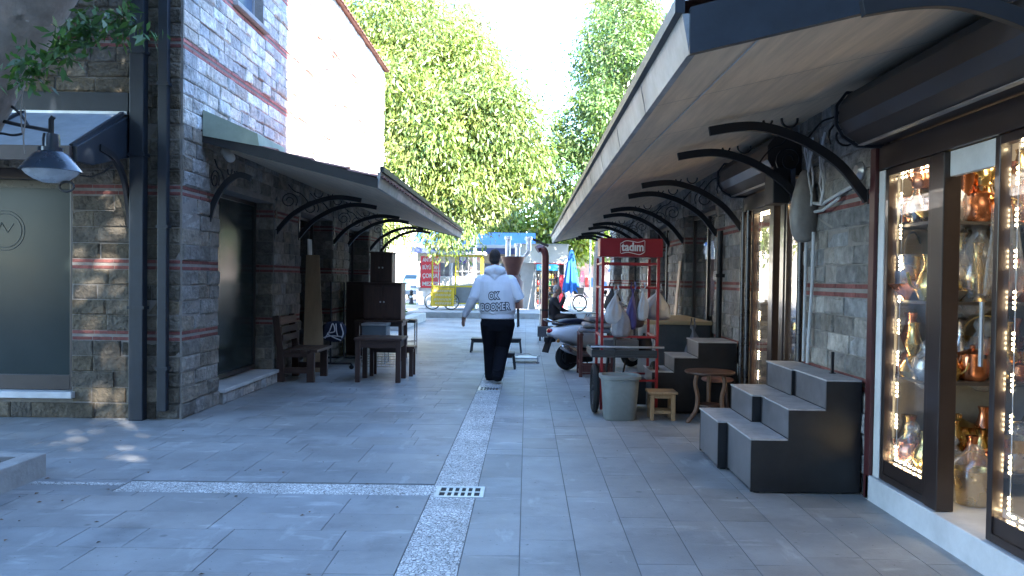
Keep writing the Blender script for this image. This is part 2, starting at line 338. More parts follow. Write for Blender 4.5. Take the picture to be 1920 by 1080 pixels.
# ================================================================ materials used
STONE = [mat('limestone', (.44, .42, .39), .9, var=.45, scale=11, bump=1.6, bscale=26, tint=True, spec=.2, stain=.28), mat('red_brick', (.22, .085, .075), .85, var=.35, scale=20, bump=.3, tint=True, spec=.2), mat('mortar', (.25, .225, .2), .95, var=.25, bump=.3)]
M_tile = paver_mat()
M_joint = mat('joint_sand', (.13, .128, .12), .95); M_conc = mat('concrete', (.42, .41, .39), .85, var=.2, scale=5, bump=.2, stain=.25)
M_steel = mat('blue_grey_steel', (.018, .023, .031), .42, var=.25, scale=8, bump=.04); M_iron = mat('black_iron', (.012, .012, .014), .45, var=.3, bump=.05)
M_soffit = wood('plywood_soffit', (.68, .54, .39), .75, 'Y', .18, 5); M_fascia = mat('zinc_fascia', (.40, .41, .40), .5, var=.35, scale=5, metal=.2, stain=.45)
M_rooft = mat('clay_roof_tile', (.22, .10, .075), .85, var=.4, scale=7, bump=.3)
M_brown = mat('dark_brown_metal', (.030, .019, .016), .3, var=.3, scale=5, coat=.3); M_shutter = mat('brown_shutter_box', (.040, .031, .028), .42, var=.25, scale=4, coat=.2)
M_white = mat('white_plaster', (.72, .71, .68), .7, var=.1, stain=.2); M_marble = mat('white_marble', (.66, .66, .66), .4, var=.12, stain=.2)
M_chrome = mat('chrome', (.7, .7, .7), .18, metal=1, var=.1); M_galv = mat('galvanised_steel', (.55, .56, .57), .35, metal=.8, var=.2)
M_dwood = wood('dark_stained_wood', (.062, .030, .021), .45, 'X'); M_dwoodz = wood('dark_stained_wood_upright', (.058, .028, .020), .45, 'Z')
M_pine = wood('pine_wood', (.36, .22, .11), .6, 'Z', .25); M_ply = wood('plywood_board', (.36, .25, .15), .7, 'Z', .15, 5)
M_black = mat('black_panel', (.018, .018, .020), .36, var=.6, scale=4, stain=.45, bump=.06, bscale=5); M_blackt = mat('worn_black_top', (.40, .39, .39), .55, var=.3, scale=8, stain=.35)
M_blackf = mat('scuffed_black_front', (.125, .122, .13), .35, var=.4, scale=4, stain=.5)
M_red = mat('red_paint', (.30, .018, .022), .4, var=.2, coat=.15); M_plastic = mat('black_plastic', (.014, .014, .015), .5, var=.2)
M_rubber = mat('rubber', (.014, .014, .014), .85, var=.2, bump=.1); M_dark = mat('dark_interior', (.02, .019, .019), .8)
M_glass = glass('window_glass', dirt=.03); M_gglass = mat('green_frosted_glass', (.026, .038, .038), .14, var=.15, scale=1.5, spec=.22)
M_led = mat('led_light', (1, .85, .6), .4, emit=(1, .78, .45, 8)); M_lamp = mat('lamp_light', (1, .9, .75), .4, emit=(1, .85, .62, 1.5))
M_cable = mat('grey_cable', (.5, .5, .5), .6)
# ================================================================ ground
g = MB().box((-300, -120, -.5), (300, 300, -.03)); struct('ground', g, mat('asphalt', (.10, .10, .10), .9, var=.2, bump=.2))
j = MB().box((-16, -9, -.028), (2.33, 29, -.004)); struct('paving_bed', j, M_joint)
tl = MB(); rs = random.Random(4); SX0, SX1 = -.63, -.322
def tile(x0, x1, y0, y1, qy=.0013, q=.0027):
    t = rs.uniform(.93, 1.06) if rs.random() < .9 else rs.uniform(.82, 1.16); w = rs.uniform(-.025, .025); tl.ct = (t*(1+w), t, t*(1-w)); z = [rs.uniform(-.0012, .0008) for _ in range(4)]
    tl.add([(x0+q, y0+qy, z[0]), (x1-q, y0+qy, z[1]), (x1-q, y1-qy, z[2]), (x0+q, y1-qy, z[3]), (x0+q, y0+qy, -.02), (x1-q, y0+qy, -.02), (x1-q, y1-qy, -.02), (x0+q, y1-qy, -.02)], [(0,1,2,3),(4,5,1,0),(5,6,2,1),(6,7,3,2),(7,4,0,3)])
CS0, CS1 = 5.30, 5.60          # the mosaic band across the street
y = -8.0
while y < 28.6:
    d = .33 if y < 5 or y > 5.7 else .3
    y1 = min(y+d, 28.6)
    if y < CS0 < y1: y1 = CS0
    if CS0 <= y < CS1: segs = [(-15.5, -2.75)]; y1 = CS1
    else: segs = [(-15.5, SX0)]
    for a, b in segs:
        x = b
        while x > a:
            w = rs.uniform(.32, .68); tile(max(x-w, a), x, y, y1); x -= w
    y = y1
xs = [SX1+.302*i for i in range(9)]+[2.33]
for x0, x1 in zip(xs, xs[1:]):
    y = -8.0+rs.uniform(0, .3)
    while y < 28.6:
        ln = rs.choice([.2, .3, .45, .6, .6, .75]); tile(x0, x1, y, min(y+ln, 28.6), .0009, .0024); y += ln
struct('pavement', tl, M_tile, normals=False)
MOS = mosaic_mat()
m = MB().box((SX0+.004, -8, -.02), (SX1-.004, 28.6, -.001)); m.box((-2.745, CS0+.004, -.02), (SX0, CS1-.03, -.0012)); m.box((-3.40, CS0+.15, -.02), (-2.755, CS0+.21, .003)); struct('path_mosaic', m, MOS)
def grate(name, label, x0, x1, y0, y1, z=.002):
    t = thing(name, label, 'drain grate', ((x0+x1)/2, (y0+y1)/2, 0)); b = MB(); w = .03
    b.box((x0, y0, -.02), (x1, y0+w, z+.004)); b.box((x0, y1-w, -.02), (x1, y1, z+.004)); b.box((x0, y0+w, -.02), (x0+w, y1-w, z+.004)); b.box((x1-w, y0+w, -.02), (x1, y1-w, z+.004))
    obj('frame', b, M_galv, t, bevel=.002); c = MB(); n = 6; s = (x1-x0-2*w)/n; ym = (y0+y1)/2
    for i in range(1, n): c.box((x0+w+i*s-.009, y0+w, -.02), (x0+w+i*s+.009, y1-w, z+.001))
    c.box((x0+w, ym-.012, -.021), (x1-w, ym+.012, z+.002)); obj('bars', c, M_galv, t)
    p = MB().box((x0+.004, y0+.004, -.0005), (x1-.004, y1-.004, .0005)); obj('pit', p, M_dark, t)
grate('drain_grate', 'near iron drain grate in the white mosaic strip at the cross band', -.60, -.27, 5.26, 5.53)
grate('drain_grate', 'far iron drain grate in the mosaic strip just behind the walking man', -.62, -.33, 10.3, 10.62)
# far kerb, raised plaza
k = MB().box((-40, 28.62, -.1), (40, 28.85, .2)); struct('kerb', k, mat('grey_kerb', (.22, .23, .23), .8, var=.2, stain=.2), bevel=.02)
pz = MB().box((-60, 28.852, -.1), (60, 110, .192)); struct('plaza', pz, mat('pale_paving', (.40, .395, .39), .7, var=.12, scale=2, stain=.12))
# ================================================================ shared builders
def flatbar(mb, pts, plane, c, w, h):
    """pts in (a, z); plane 'x' -> point (a, c, z); rectangular section w across the plane, h in it"""
    P = [Vector((a, c, z)) if plane == 'x' else Vector((c, a, z)) for a, z in pts]; rings = []
    side = Vector((0, 1, 0)) if plane == 'x' else Vector((1, 0, 0))
    for i in range(len(P)):
        d = (P[min(i+1, len(P)-1)]-P[max(i-1, 0)]).normalized(); n = side.cross(d)
        rings.append([P[i]+side*w/2+n*h/2, P[i]-side*w/2+n*h/2, P[i]-side*w/2-n*h/2, P[i]+side*w/2-n*h/2])
    return mb.loft(rings)
def smoothpts(pts, n=6):
    out = []
    for i in range(len(pts)-1):
        p0, p1, p2, p3 = pts[max(i-1, 0)], pts[i], pts[i+1], pts[min(i+2, len(pts)-1)]
        for k in range(n):
            t = k/n; out.append(tuple(.5*((2*b)+(-a+c)*t+(2*a-5*b+4*c-d)*t*t+(-a+3*b-3*c+d)*t**3) for a, b, c, d in zip(p0, p1, p2, p3)))
    return out+[tuple(pts[-1])]
BR = [(0, 2.02), (.03, 2.07), (.20, 2.27), (.42, 2.415), (.61, 2.49), (.77, 2.522), (.93, 2.515), (1.10, 2.485)]
def bracket(parent, xw, sgn, y, k=1.0, name='bracket', sz=0):
    X = lambda d: xw+sgn*d*k
    b = MB(); flatbar(b, [(X(d), z+sz) for d, z in smoothpts(BR)], 'x', y, .035, .062)
    b.box((min(X(.0), X(.012)), y-.03, 1.98+sz), (max(X(.0), X(.012)), y+.03, 2.72+sz))
    o = obj(name, b, M_iron, parent, bevel=.003)
    s = MB()
    def cur(p): flatbar(s, [(X(d), z+sz) for d, z in p], 'x', y, .018, .012)
    cur(arc((.55, 2.575), .055, pi*.95, 2*pi*1.02)); cur(smoothpts([(.42, 2.45), (.33, 2.56), (.24, 2.60), (.16, 2.69)], 5))
    cur(spiral((.17, 2.47), .115, .03, -.6, 1.6)); cur(arc((.70, 2.565), .03, pi, 2*pi)); obj('scroll', s, M_iron, o)
    return o
def tiled(mb, f, y0, y1, n, per=.21, amp=.028):
    """clay tiles: f(t) -> (x, z), t from eave to ridge in n overlapping rows"""
    m = int((y1-y0)/per*6)
    for r in range(n):
        a = f(r/n); b = f(min(1, (r+1.15)/n)); ring0 = []; ring1 = []
        for i in range(m+1):
            yy = y0+(y1-y0)*i/m; w = amp*abs(math.sin(pi*(yy-y0)/per)); ring0.append((a[0], yy, a[1]+.035+w)); ring1.append((b[0], yy, b[1]+.012+w))
        o = len(mb.v); mb.v += ring0+ring1+[(p[0], p[1], p[2]-.02) for p in ring0]
        for i in range(m): mb.face((o+i, o+i+1, o+m+2+i, o+m+1+i)); mb.face((o+2*m+2+i, o+2*m+3+i, o+i+1, o+i))
    return mb
def canopy(label, xw, sgn, xe, y0, y1, zw, ze, brs, wide, k):
    t = thing('canopy', label, 'canopy', (xw, (y0+y1)/2, 0))
    def zs(x): return ze+(zw-ze)*(x-xe)/(xw-xe)
    s = MB(); s.add([(xe, y0+.02, ze), (xw, y0+.02, zw), (xw, y1, zw), (xe, y1, ze), (xe, y0+.02, ze+.03), (xw, y0+.02, zw+.03), (xw, y1, zw+.03), (xe, y1, ze+.03)], [(0,1,2,3),(7,6,5,4),(0,4,5,1),(1,5,6,2),(2,6,7,3),(3,7,4,0)])
    yy = y0+1.1; s.cm = 1
    while yy < y1-.3: s.add([(xe, yy, ze-.0015), (xw, yy, zw-.0015), (xw, yy+.006, zw-.0015), (xe, yy+.006, ze-.0015)], [(0,1,2,3)]); yy += 1.22
    obj('soffit', s, [M_soffit, M_dwood], t)
    f = MB(); o = -sgn*-1
    xo = xe+sgn*.03; y = y0
    f.add([(xe, y0, ze-.012), (xe+sgn*.002, y1, ze-.012), (xo, y1, ze+.15), (xo, y0, ze+.15), (xe-sgn*.03, y0, ze-.012), (xe-sgn*.03, y1, ze-.012), (xo-sgn*.03, y1, ze+.15), (xo-sgn*.03, y0, ze+.15)], [(0,1,2,3),(4,7,6,5),(0,4,5,1),(3,2,6,7),(0,3,7,4),(1,5,6,2)])
    yy = y0+1.2
    while yy < y1-.5: f.bar((xe-sgn*-.001, yy, ze-.012), (xo-sgn*-.001, yy, ze+.149), .012, .004, up=(1, 0, 0)); yy += 1.22
    obj('fascia', f, M_fascia, t)
    lip = MB().box((min(xo+sgn*.03, xo-sgn*.01), y0-.004, ze+.151), (max(xo+sgn*.03, xo-sgn*.01), y1, ze+.21)); obj('gutter_lip', lip, M_steel, t)
    for yy, nm in ((y0, 'rake_board'), (y1, 'rake_board')):
        r = MB(); h = .2 if sgn < 0 else .11; d = .02
        r.add([(xe, yy-d, ze-.02), (xw, yy-d, zw-.02), (xw, yy-d, zw+h), (xe, yy-d, ze+h-.03), (xe, yy+d, ze-.02), (xw, yy+d, zw-.02), (xw, yy+d, zw+h), (xe, yy+d, ze+h-.03)], [(0,1,2,3),(7,6,5,4),(0,4,5,1),(1,5,6,2),(2,6,7,3),(3,7,4,0)])
        obj(nm, r, M_steel if sgn < 0 else mat('dark_brown_board', (.028, .026, .024), .6, var=.3), t)
    ro = MB(); tiled(ro, lambda q: (xe+sgn*.05+(xw-xe-sgn*.05)*q, zs(xe+(xw-xe)*q)+(.17 if sgn < 0 else .06)), y0+.03, y1-.03, 5); obj('roof_tiles', ro, M_rooft, t)
    if sgn > 0: e_ = MB().add([(xw+.03, y0-.03, 2.9), (xw+.62, y0-.03, 2.80), (xw+.60, y0-.03, 2.93), (xw+.03, y0-.03, 3.17), (xw+.03, y0+.9, 2.9), (xw+.62, y0+.9, 2.80), (xw+.60, y0+.9, 2.93), (xw+.03, y0+.9, 3.17)], [(0,1,2,3),(7,6,5,4),(0,4,5,1),(1,5,6,2),(2,6,7,3),(3,7,4,0)]); obj('end_flashing', e_, mat('pale_green_flashing', (.42, .47, .36), .6, var=.15, stain=.2), t)
    for yb in brs: bracket(t, xw, sgn, yb, k if yb != 8.62 else .42)
    return t
# ================================================================ left building
LX = -3.44; FY = 7.97; LE = 18.96
lb = thing('stone_building', 'long building on the left of grey stone blocks with thin red brick bands', 'building', (LX-2, 13, 0))
w = MB(); LOP = [(8.9, 10.85, .15, 2.42), (12.1, 14.1, .05, 2.42), (15.35, 17.35, .05, 2.42), (9.35, 10.35, 4.62, 6.0), (13.2, 14.2, 4.62, 6.0)]
stone_wall(w, 'x', LX, FY, LE, 0, 6.28, 1, [o_ for o_ in LOP if o_[2] < 3], seed=11) if False else None
stone_wall(w, 'x', LX, FY+.0, LE, 0, 2.95, 1, LOP[:3], seed=11, tone=.62, warm=.05); stone_wall(w, 'x', LX, FY, LE, 2.95, 6.28, 1, LOP[3:4], seed=12, tone=1.75)  # lower tone holds weathering and painted shade, upper tone painted daylight
for a, b, z0, z1 in LOP[:3]:
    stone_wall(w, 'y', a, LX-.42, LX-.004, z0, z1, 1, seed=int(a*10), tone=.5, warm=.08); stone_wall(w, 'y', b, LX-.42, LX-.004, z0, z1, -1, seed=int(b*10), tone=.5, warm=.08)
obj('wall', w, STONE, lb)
w = MB(); stone_wall(w, 'y', FY, -11.5, LX-.012, 0, 6.28, -1, [(-6.9, -4.53, .2, 2.5)], seed=14, tone=.34, warm=.13, bands=(.83, 1.54, 2.28, 3.74, 4.55)); obj('wall', w, STONE, lb)  # dirt and painted shade share the dark warm tone of the front
w = MB(); stone_wall(w, 'y', LE, -11.5, LX-.012, 0, 6.28, 1, seed=15); w.box((-11.5, FY+.3, 0), (-11.3, LE-.3, 6.28)); w.box((-11.3, FY+.31, 2.9), (LX-.31, LE-.31, 3.0)); obj('wall', w, STONE, lb)
rf = MB(); tiled(rf, lambda q: (LX+.12-4.2*q, 6.26+1.3*q), FY-.1, LE+.1, 14); rf.box((-11.5, FY-.1, 6.285), (LX+.1, LE+.1, 6.33)); obj('roof', rf, M_rooft, lb)
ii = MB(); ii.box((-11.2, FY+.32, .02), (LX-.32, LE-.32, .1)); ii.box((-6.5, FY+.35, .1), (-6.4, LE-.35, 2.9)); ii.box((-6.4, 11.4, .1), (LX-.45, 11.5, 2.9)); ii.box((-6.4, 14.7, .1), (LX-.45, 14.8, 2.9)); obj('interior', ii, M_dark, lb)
def window(par, xw, y0, y1, z0, z1, sgn, pane, fr=M_brown, fw=.05, nm='window', split=0, depth=.05):
    b = MB(); x0, x1 = sorted((xw, xw-sgn*depth))
    b.box((x0, y0, z0), (x1, y0+fw, z1)); b.box((x0, y1-fw, z0), (x1, y1, z1)); b.box((x0, y0+fw, z0), (x1, y1-fw, z0+fw)); b.box((x0, y0+fw, z1-fw), (x1, y1-fw, z1))
    for i in range(1, split+1): yy = y0+(y1-y0)*i/(split+1); b.box((x0, yy-.03, z0+fw), (x1, yy+.03, z1-fw))
    o = obj(nm, b, fr, par, bevel=.004)
    p = MB(); xm = (x0+x1)/2; p.box((xm-.004, y0+fw*.6, z0+fw*.6), (xm+.004, y1-fw*.6, z1-fw*.6)); obj('pane', p, pane, o); return o
window(lb, LX-.22, 9.0, 10.8, .2, 2.42, 1, M_gglass, nm='shop_window')
window(lb, LX-.3, 12.2, 14.0, .05, 2.42, 1, M_glass, nm='shop_window', split=1); window(lb, LX-.3, 15.45, 17.25, .05, 2.42, 1, M_glass, nm='shop_window', split=1)
o_ = window(lb, LX-.1, 9.36, 10.34, 4.63, 6.0, 1, mat('window_dark_glass', (.10, .14, .2), .08, spec=.8), fr=mat('grey_frame', (.25, .25, .26), .5))
s = MB().box((LX-.14, 9.28, 4.56), (LX+.07, 10.42, 4.615)); obj('window_sill', s, M_conc, o_, bevel=.005)
s = MB().box((LX-.4, 8.9, .13), (LX+.09, 10.84, .175)); obj('door_sill', s, M_marble, lb, bevel=.006)
st = MB(); stone_wall(st, 'x', LX+.05, 8.92, 10.82, 0, .128, 1, seed=5); obj('sill_base', st, STONE, lb)
# front shop window of the left building
b = MB(); fy = FY+.06
b.box((-6.9, fy, .27), (-6.84, fy+.06, 2.5)); b.box((-4.59, fy, .27), (-4.53, fy+.06, 2.5)); b.box((-6.84, fy, .27), (-4.59, fy+.06, .42)); b.box((-6.84, fy, 2.38), (-4.59, fy+.06, 2.5))
fw_ = obj('shop_window', b, M_brown, lb, bevel=.004)
p = MB().box((-6.86, fy+.025, .4), (-4.57, fy+.04, 2.4)); obj('pane', p, M_gglass, fw_); fb = MB().box((-6.84, fy+.019, at(60, 352, fy).z), (-4.585, fy+.024, at(60, 338, fy).z)); obj('film_band', fb, mat('dark_film', (.018, .024, .025), .25), fw_)
e = MB(); cx, cz = at(6, 432, fy).x, at(6, 432, fy).z
for r in (.17, .20): e.tube([(cx+r*math.cos(a*pi/18), fy+.022, cz+r*math.sin(a*pi/18)) for a in range(37)], .004, 6, (0, 1, 0))
e.tube([(cx-.09, fy+.022, cz-.06), (cx-.03, fy+.022, cz+.08), (cx+.03, fy+.022, cz-.02), (cx+.09, fy+.022, cz+.07)], .005, 6, (0, 1, 0)); obj('emblem', e, mat('etched_glass', (.05, .066, .066), .3), fw_)
s = MB().box((-6.92, FY-.07, .2), (-4.5, FY+.2, .265)); obj('window_sill', s, M_marble, lb, bevel=.006)
# small iron cramps on the sunlit wall
for u, v in ((590, 65), (617, 100), (640, 195), (622, 193), (676, 244), (660, 150)):
    Y = -LX*1500/(988-u); p = at(u, v, Y); c = MB().bar((LX-.01, Y, p.z), (LX+.05, Y+.16, p.z-.03), .02, .03); obj('iron_cramp', c, M_rooft, lb)
# downpipes on the front corner
def downpipe(label, x0, x1, y, z0, z1, d, cuffs=(1.1, 2.6, 3.6)):
    t = thing('downpipe', label, 'downpipe', ((x0+x1)/2, y, z0)); b = MB().box((x0, y-d, z0), (x1, y, z1)); obj('pipe', b, M_steel, t, bevel=.008)
    for z in cuffs:
        if z < z1: c = MB().box((x0-.012, y-d-.006, z), (x1+.012, y+.01, z+.03)); obj('clamp', c, M_steel, t)
    return t
downpipe('wide dark blue grey steel post on the corner of the left stone building', at(243, 400, 7.86).x, at(270, 400, 7.86).x, FY-.03, 0, 6.2, .1)
dp = downpipe('narrow dark downpipe beside the wide steel post at the stone corner', at(297, 400, 7.9).x, at(315, 400, 7.9).x, FY-.03, .09, 6.2, .07, (.5, 1.9, 3.3))
# ---------------------------------------------------------------- glazed awning over the front shop window
aw = thing('awning', 'dark steel awning with sloping glass panels over the front shop window', 'awning', (-5.3, 7.5, 2.6))
ax1 = at(243, 250, 7.9).x; ax0 = -7.2; yo = 6.98; zi, zo = 3.02, 2.55
hd = MB().box((ax0, FY-.1, 3.03), (ax1, FY-.028, 3.22)); obj('header', hd, M_steel, aw, bevel=.004)
fl = MB().box((ax0, FY-.13, 3.0), (ax1, FY-.101, 3.03)); obj('flashing', fl, M_galv, aw)
ck = MB(); ck.prism([(FY-.03, zi), (yo, zo), (yo, zo-.13), (yo+.25, zo-.13), (FY-.03, zi-.42)], lambda a, b, d: (d, a, b), ax1-.04, ax1); obj('side_panel', ck, M_steel, aw, bevel=.004)
def slope(x): return [(x, FY-.03, zi), (x, yo, zo)]
for x in (ax1-.045, ax1-1.02, ax1-2.0): c = MB().bar(Vector((x, FY-.1, zi)), Vector((x, yo, zo)), .035, .04); obj('glazing_bar', c, M_steel, aw)
for xa, xb in ((ax1-1.0, ax1-.065), (ax1-1.98, ax1-1.04), (ax1-2.95, ax1-2.02)):
    c = MB(); c.add([(xa, FY-.1, zi-.01), (xb, FY-.1, zi-.01), (xb, yo, zo-.01), (xa, yo, zo-.01), (xa, FY-.1, zi), (xb, FY-.1, zi), (xb, yo, zo), (xa, yo, zo)], [(0,1,2,3),(7,6,5,4),(0,4,5,1),(1,5,6,2),(2,6,7,3),(3,7,4,0)]); obj('glass_panel', c, mat('milky_glass', (.30, .34, .38), .12, spec=.7, var=.15), aw)
c = MB().box((ax0, yo-.04, zo-.13), (ax1-.041, yo, zo-.0)); obj('front_rail', c, mat('brown_rail', (.07, .05, .045), .5), aw, bevel=.004)
b = MB(); flatbar(b, smoothpts([(7.93, 1.9), (7.88, 2.15), (7.78, 2.4), (7.6, 2.55), (7.35, 2.60)]), 'y', at(232, 380, 7.8).x, .035, .06); obj('bracket', b, M_iron, aw)
# lamp
L_ = at(96, 312, 5.0); lp = thing('wall_lamp', 'dark conical lamp with pale glass bowl hanging from an iron arm at the left edge', 'lamp', L_)
k = MB().lathe([(.02, .2), (.045, .2), (.05, .17), (.05, .12), (.075, .115), (.075, .09), (.10, .075), (.172, -.018), (.178, -.03), (.17, -.03), (.09, .06), (.0, .07)], L_, 28); obj('lamp_shade', k, mat('blue_black_enamel', (.02, .03, .045), .22, coat=.5), lp, smooth=True)
k = MB().lathe([(.0, -.105), (.05, -.1), (.10, -.08), (.14, -.052), (.158, -.03)], L_, 28); obj('glass_bowl', k, mat('opal_glass', (.55, .58, .6), .25), lp, smooth=True)
k = MB().tube([L_+Vector((-.46, 0, .31)), L_+Vector((-.2, 0, .255)), L_+Vector((0, 0, .22))], .012, 8); k.tube([L_+Vector((0, 0, .16)), L_+Vector((0, 0, .29)), L_+Vector((.015, 0, .31))], .016, 8)
k.tube([L_+Vector((x, 0, z)) for x, z in smoothpts([(-.42, .42), (-.30, .40), (-.2, .33), (-.14, .25)])], .009, 6); k.tube([L_+Vector((x, 0, z)) for x, z in smoothpts([(-.42, .16), (-.33, .2), (-.24, .19), (-.18, .2)])], .008, 6)
obj('arm', k, M_iron, lp, smooth=True)
k = MB().lathe([(.045, -L_.z), (.045, -L_.z+.35), (.028, -L_.z+.4), (.025, .7), (.04, .72), (.0, .8)], L_+Vector((-.465, 0, 0)), 14); obj('post', k, M_iron, lp, smooth=True)
wr = MB().tube([at(u, v, 7.3) for u, v in ((150, 329), (172, 332), (195, 322), (210, 310))], .008, 6); wr.tube([at(125+14*math.cos(a*pi/8), 350+9*math.sin(a*pi/8), 5.0) for a in range(17)], .007, 6, (0, 1, 0)); obj('cable', wr, M_iron, lp)
# planter with the leaning tree
pl = thing('planter', 'raised grey stone planter filled with soil and dead leaves around the leaning tree', 'planter', (-4.3, 4.9, 0))
b = MB(); x0, x1, y0, y1 = -5.4, -3.41, 4.1, 5.68
b.box((x1-.13, y0, -.01), (x1, y1, .165)); b.box((x0, y1-.13, -.01), (x1-.13, y1, .165)); b.box((x0, y0, -.01), (x0+.13, y1-.13, .165)); b.box((x0+.13, y0, -.01), (x1-.13, y0+.13, .165)); obj('rim', b, M_conc, pl, bevel=.008)
b = MB().box((x0+.13, y0+.13, 0), (x1-.13, y1-.13, .11)); obj('soil', b, mat('soil', (.09, .06, .045), .95, bump=.6, bscale=25, var=.4), pl)
fl = MB(); rs = random.Random(8)
for i in range(170):
    x, y = rs.uniform(x0+.15, x1-.15), rs.uniform(y0+.15, y1-.15); a = rs.uniform(0, 6.3); l = rs.uniform(.04, .09); t = rs.uniform(.5, 1.4); fl.ct = (t, t*.9, t*.8); z = .115+rs.uniform(0, .03)
    dx, dy = math.cos(a)*l, math.sin(a)*l; fl.add([(x, y, z), (x+dx*.5-dy*.3, y+dy*.5+dx*.3, z+.012), (x+dx, y+dy, z+rs.uniform(0, .03)), (x+dx*.5+dy*.3, y+dy*.5-dx*.3, z+.012)], [(0,1,2,3)])
o_ = obj('dead_leaves', fl, mat('dead_leaf', (.16, .10, .06), .8, tint=True), pl, normals=False); o_['kind'] = 'stuff'
M_bark = mat('grey_bark', (.31, .25, .20), .9, var=.35, scale=5, bump=.7, bscale=14, stain=.3)
lt_ = MB(); rs = random.Random(77)
for i in range(80):
    x, y = (rs.gauss(-3.3, .9), rs.gauss(5.0, 1.0)) if i < 55 else (rs.uniform(-3.2, 1.9), rs.uniform(3.6, 14)); l = rs.uniform(.015, .04); a = rs.uniform(0, 6.3); t = rs.uniform(.5, 1.5); lt_.ct = (t, t*.85, t*.7); dx, dy = math.cos(a)*l, math.sin(a)*l
    if x > -3.38 or y > 5.7: lt_.add([(x, y, .003), (x+dx*.5-dy*.28, y+dy*.5+dx*.28, .009), (x+dx, y+dy, .004), (x+dx*.5+dy*.28, y+dy*.5-dx*.28, .007)], [(0,1,2,3)])
struct('fallen_leaves', lt_, mat('dead_leaf', (.16, .10, .06), .8, tint=True), kind='stuff', normals=False)
M_leaf = leafmat('ficus_leaf', (.07, .125, .03)); M_leafd = leafmat('near_leaf', (.055, .13, .035))
tr = thing('ficus_tree', 'big tree leaning out of the planter with thick grey trunk at the upper left', 'tree', (-4.45, 4.9, .1))
b = MB().chain([(-4.5, 4.9, .05), (-4.4, 4.9, .5), (-4.15, 4.9, 1.3), (-3.78, 4.9, 2.1), (-3.47, 4.9, 2.7), (-3.05, 4.88, 3.3), (-2.5, 4.8, 4.1), (-1.9, 4.6, 5.0)], [.48, .38, .34, .33, .34, .31, .26, .2], 20)
b.chain([(-3.3, 4.9, 2.9), (-3.6, 5.0, 3.6), (-3.8, 5.2, 4.6), (-3.9, 5.3, 5.6)], [.24, .21, .17, .12], 14); b.chain([(-2.5, 4.8, 4.1), (-1.6, 5.2, 4.7), (-.8, 5.4, 5.3)], [.18, .13, .08], 10)
b.chain([(-3.25, 4.75, 3.05), (-3.05, 4.7, 3.0), (-2.85, 4.65, 2.86), (-2.55, 4.6, 2.84), (-2.32, 4.6, 2.80)], [.03, .016, .012, .008, .005], 8); b.chain([(-3.3, 4.7, 2.9), (-3.15, 4.62, 2.72), (-3.02, 4.6, 2.62), (-2.95, 4.58, 2.52)], [.02, .012, .009, .005], 8)
blobbed('trunk', b, M_bark, tr, voxel=.022, smooth=3)
leaves('crown', [(-2.6, 4.4, 5.7, 2.0, 1.9, 1.2), (-4.4, 4.8, 5.9, 2.3, 2.1, 1.6), (-1.4, 5.2, 6.0, 1.3, 1.2, .9), (-6.6, 4.2, 5.6, 2.2, 2.3, 1.6), (-4.0, 2.6, 6.6, 2.6, 1.8, 1.5), (-7.5, 6.0, 5.2, 2.0, 1.6, 1.6)], 27000, .19, .42, M_leaf, tr, droop=.4, clump=22, spread=.2, seed=2, keep=lambda P: P[:, 2] > 1.75+.36*P[:, 1])
sp = [tuple(at(u, v, 4.62))+(.05, .05, .03) for u, v in ((40, 130), (62, 112), (90, 120), (110, 85), (125, 60), (150, 42), (175, 60), (185, 30), (205, 45), (230, 40), (262, 50), (140, 80), (120, 100), (220, 25), (50, 140))]
leaves('foliage', sp, 520, .075, .34, M_leafd, tr, droop=.3, clump=13, spread=.05, seed=6, shell=.1)
vn = MB()
for u, v0, v1 in ((41, 140, 250), (46, 200, 288), (88, 90, 130)): vn.tube([at(u+2*math.sin(i), v0+(v1-v0)*i/7, 4.9) for i in range(8)], .004, 5, (0, 1, 0))
obj('vine', vn, M_bark, tr)
canopy('left tiled canopy under the sunlit wall with curved iron brackets', LX, 1, -1.58, 8.42, 18.9, 2.86, 2.40, (8.62, 10.93, 12.03, 14.18, 15.28, 17.45, 18.7), 1, 1.06)
fl_ = MB().ell((0, 0, 0), (.05, .09, .05), 12, 7); 
sl = thing('floodlight', 'small white floodlight clipped under the left canopy near the stone corner', 'floodlight', at(430, 290, 8.75))
p = at(430, 290, 8.75); b = MB(); b.chain([p+Vector((-.05, 0, .03)), p+Vector((.03, -.05, -.04))], [.045, .055], 12); obj('lamp_head', b, M_white, sl, smooth=True)
b = MB().tube([p+Vector((-.05, 0, .03)), p+Vector((-.09, .03, .08)), p+Vector((-.14, .05, .2))], .012, 8); obj('arm', b, M_white, sl)
# ================================================================ right building
RX = 2.34; RE = 22.6
rb = thing('stone_building', 'long building on the right of grey stone pillars with lit shop fronts under a canopy', 'building', (RX+3, 11.5, 0))
ROP = [(3.47+3.25*k, 5.45+3.25*k, .0, 2.42) for k in range(5)]+[(19.72, 21.6, 0, 2.42)]
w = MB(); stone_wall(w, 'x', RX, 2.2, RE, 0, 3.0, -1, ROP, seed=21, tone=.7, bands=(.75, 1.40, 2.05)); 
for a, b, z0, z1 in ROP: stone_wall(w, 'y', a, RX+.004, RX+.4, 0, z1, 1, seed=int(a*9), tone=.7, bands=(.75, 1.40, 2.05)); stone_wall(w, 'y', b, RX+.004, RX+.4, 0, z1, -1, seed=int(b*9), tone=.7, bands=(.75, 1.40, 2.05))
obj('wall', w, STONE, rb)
w = MB(); stone_wall(w, 'y', RE, RX+.012, 9, 0, 3.4, 1, seed=23); obj('wall', w, STONE, rb)
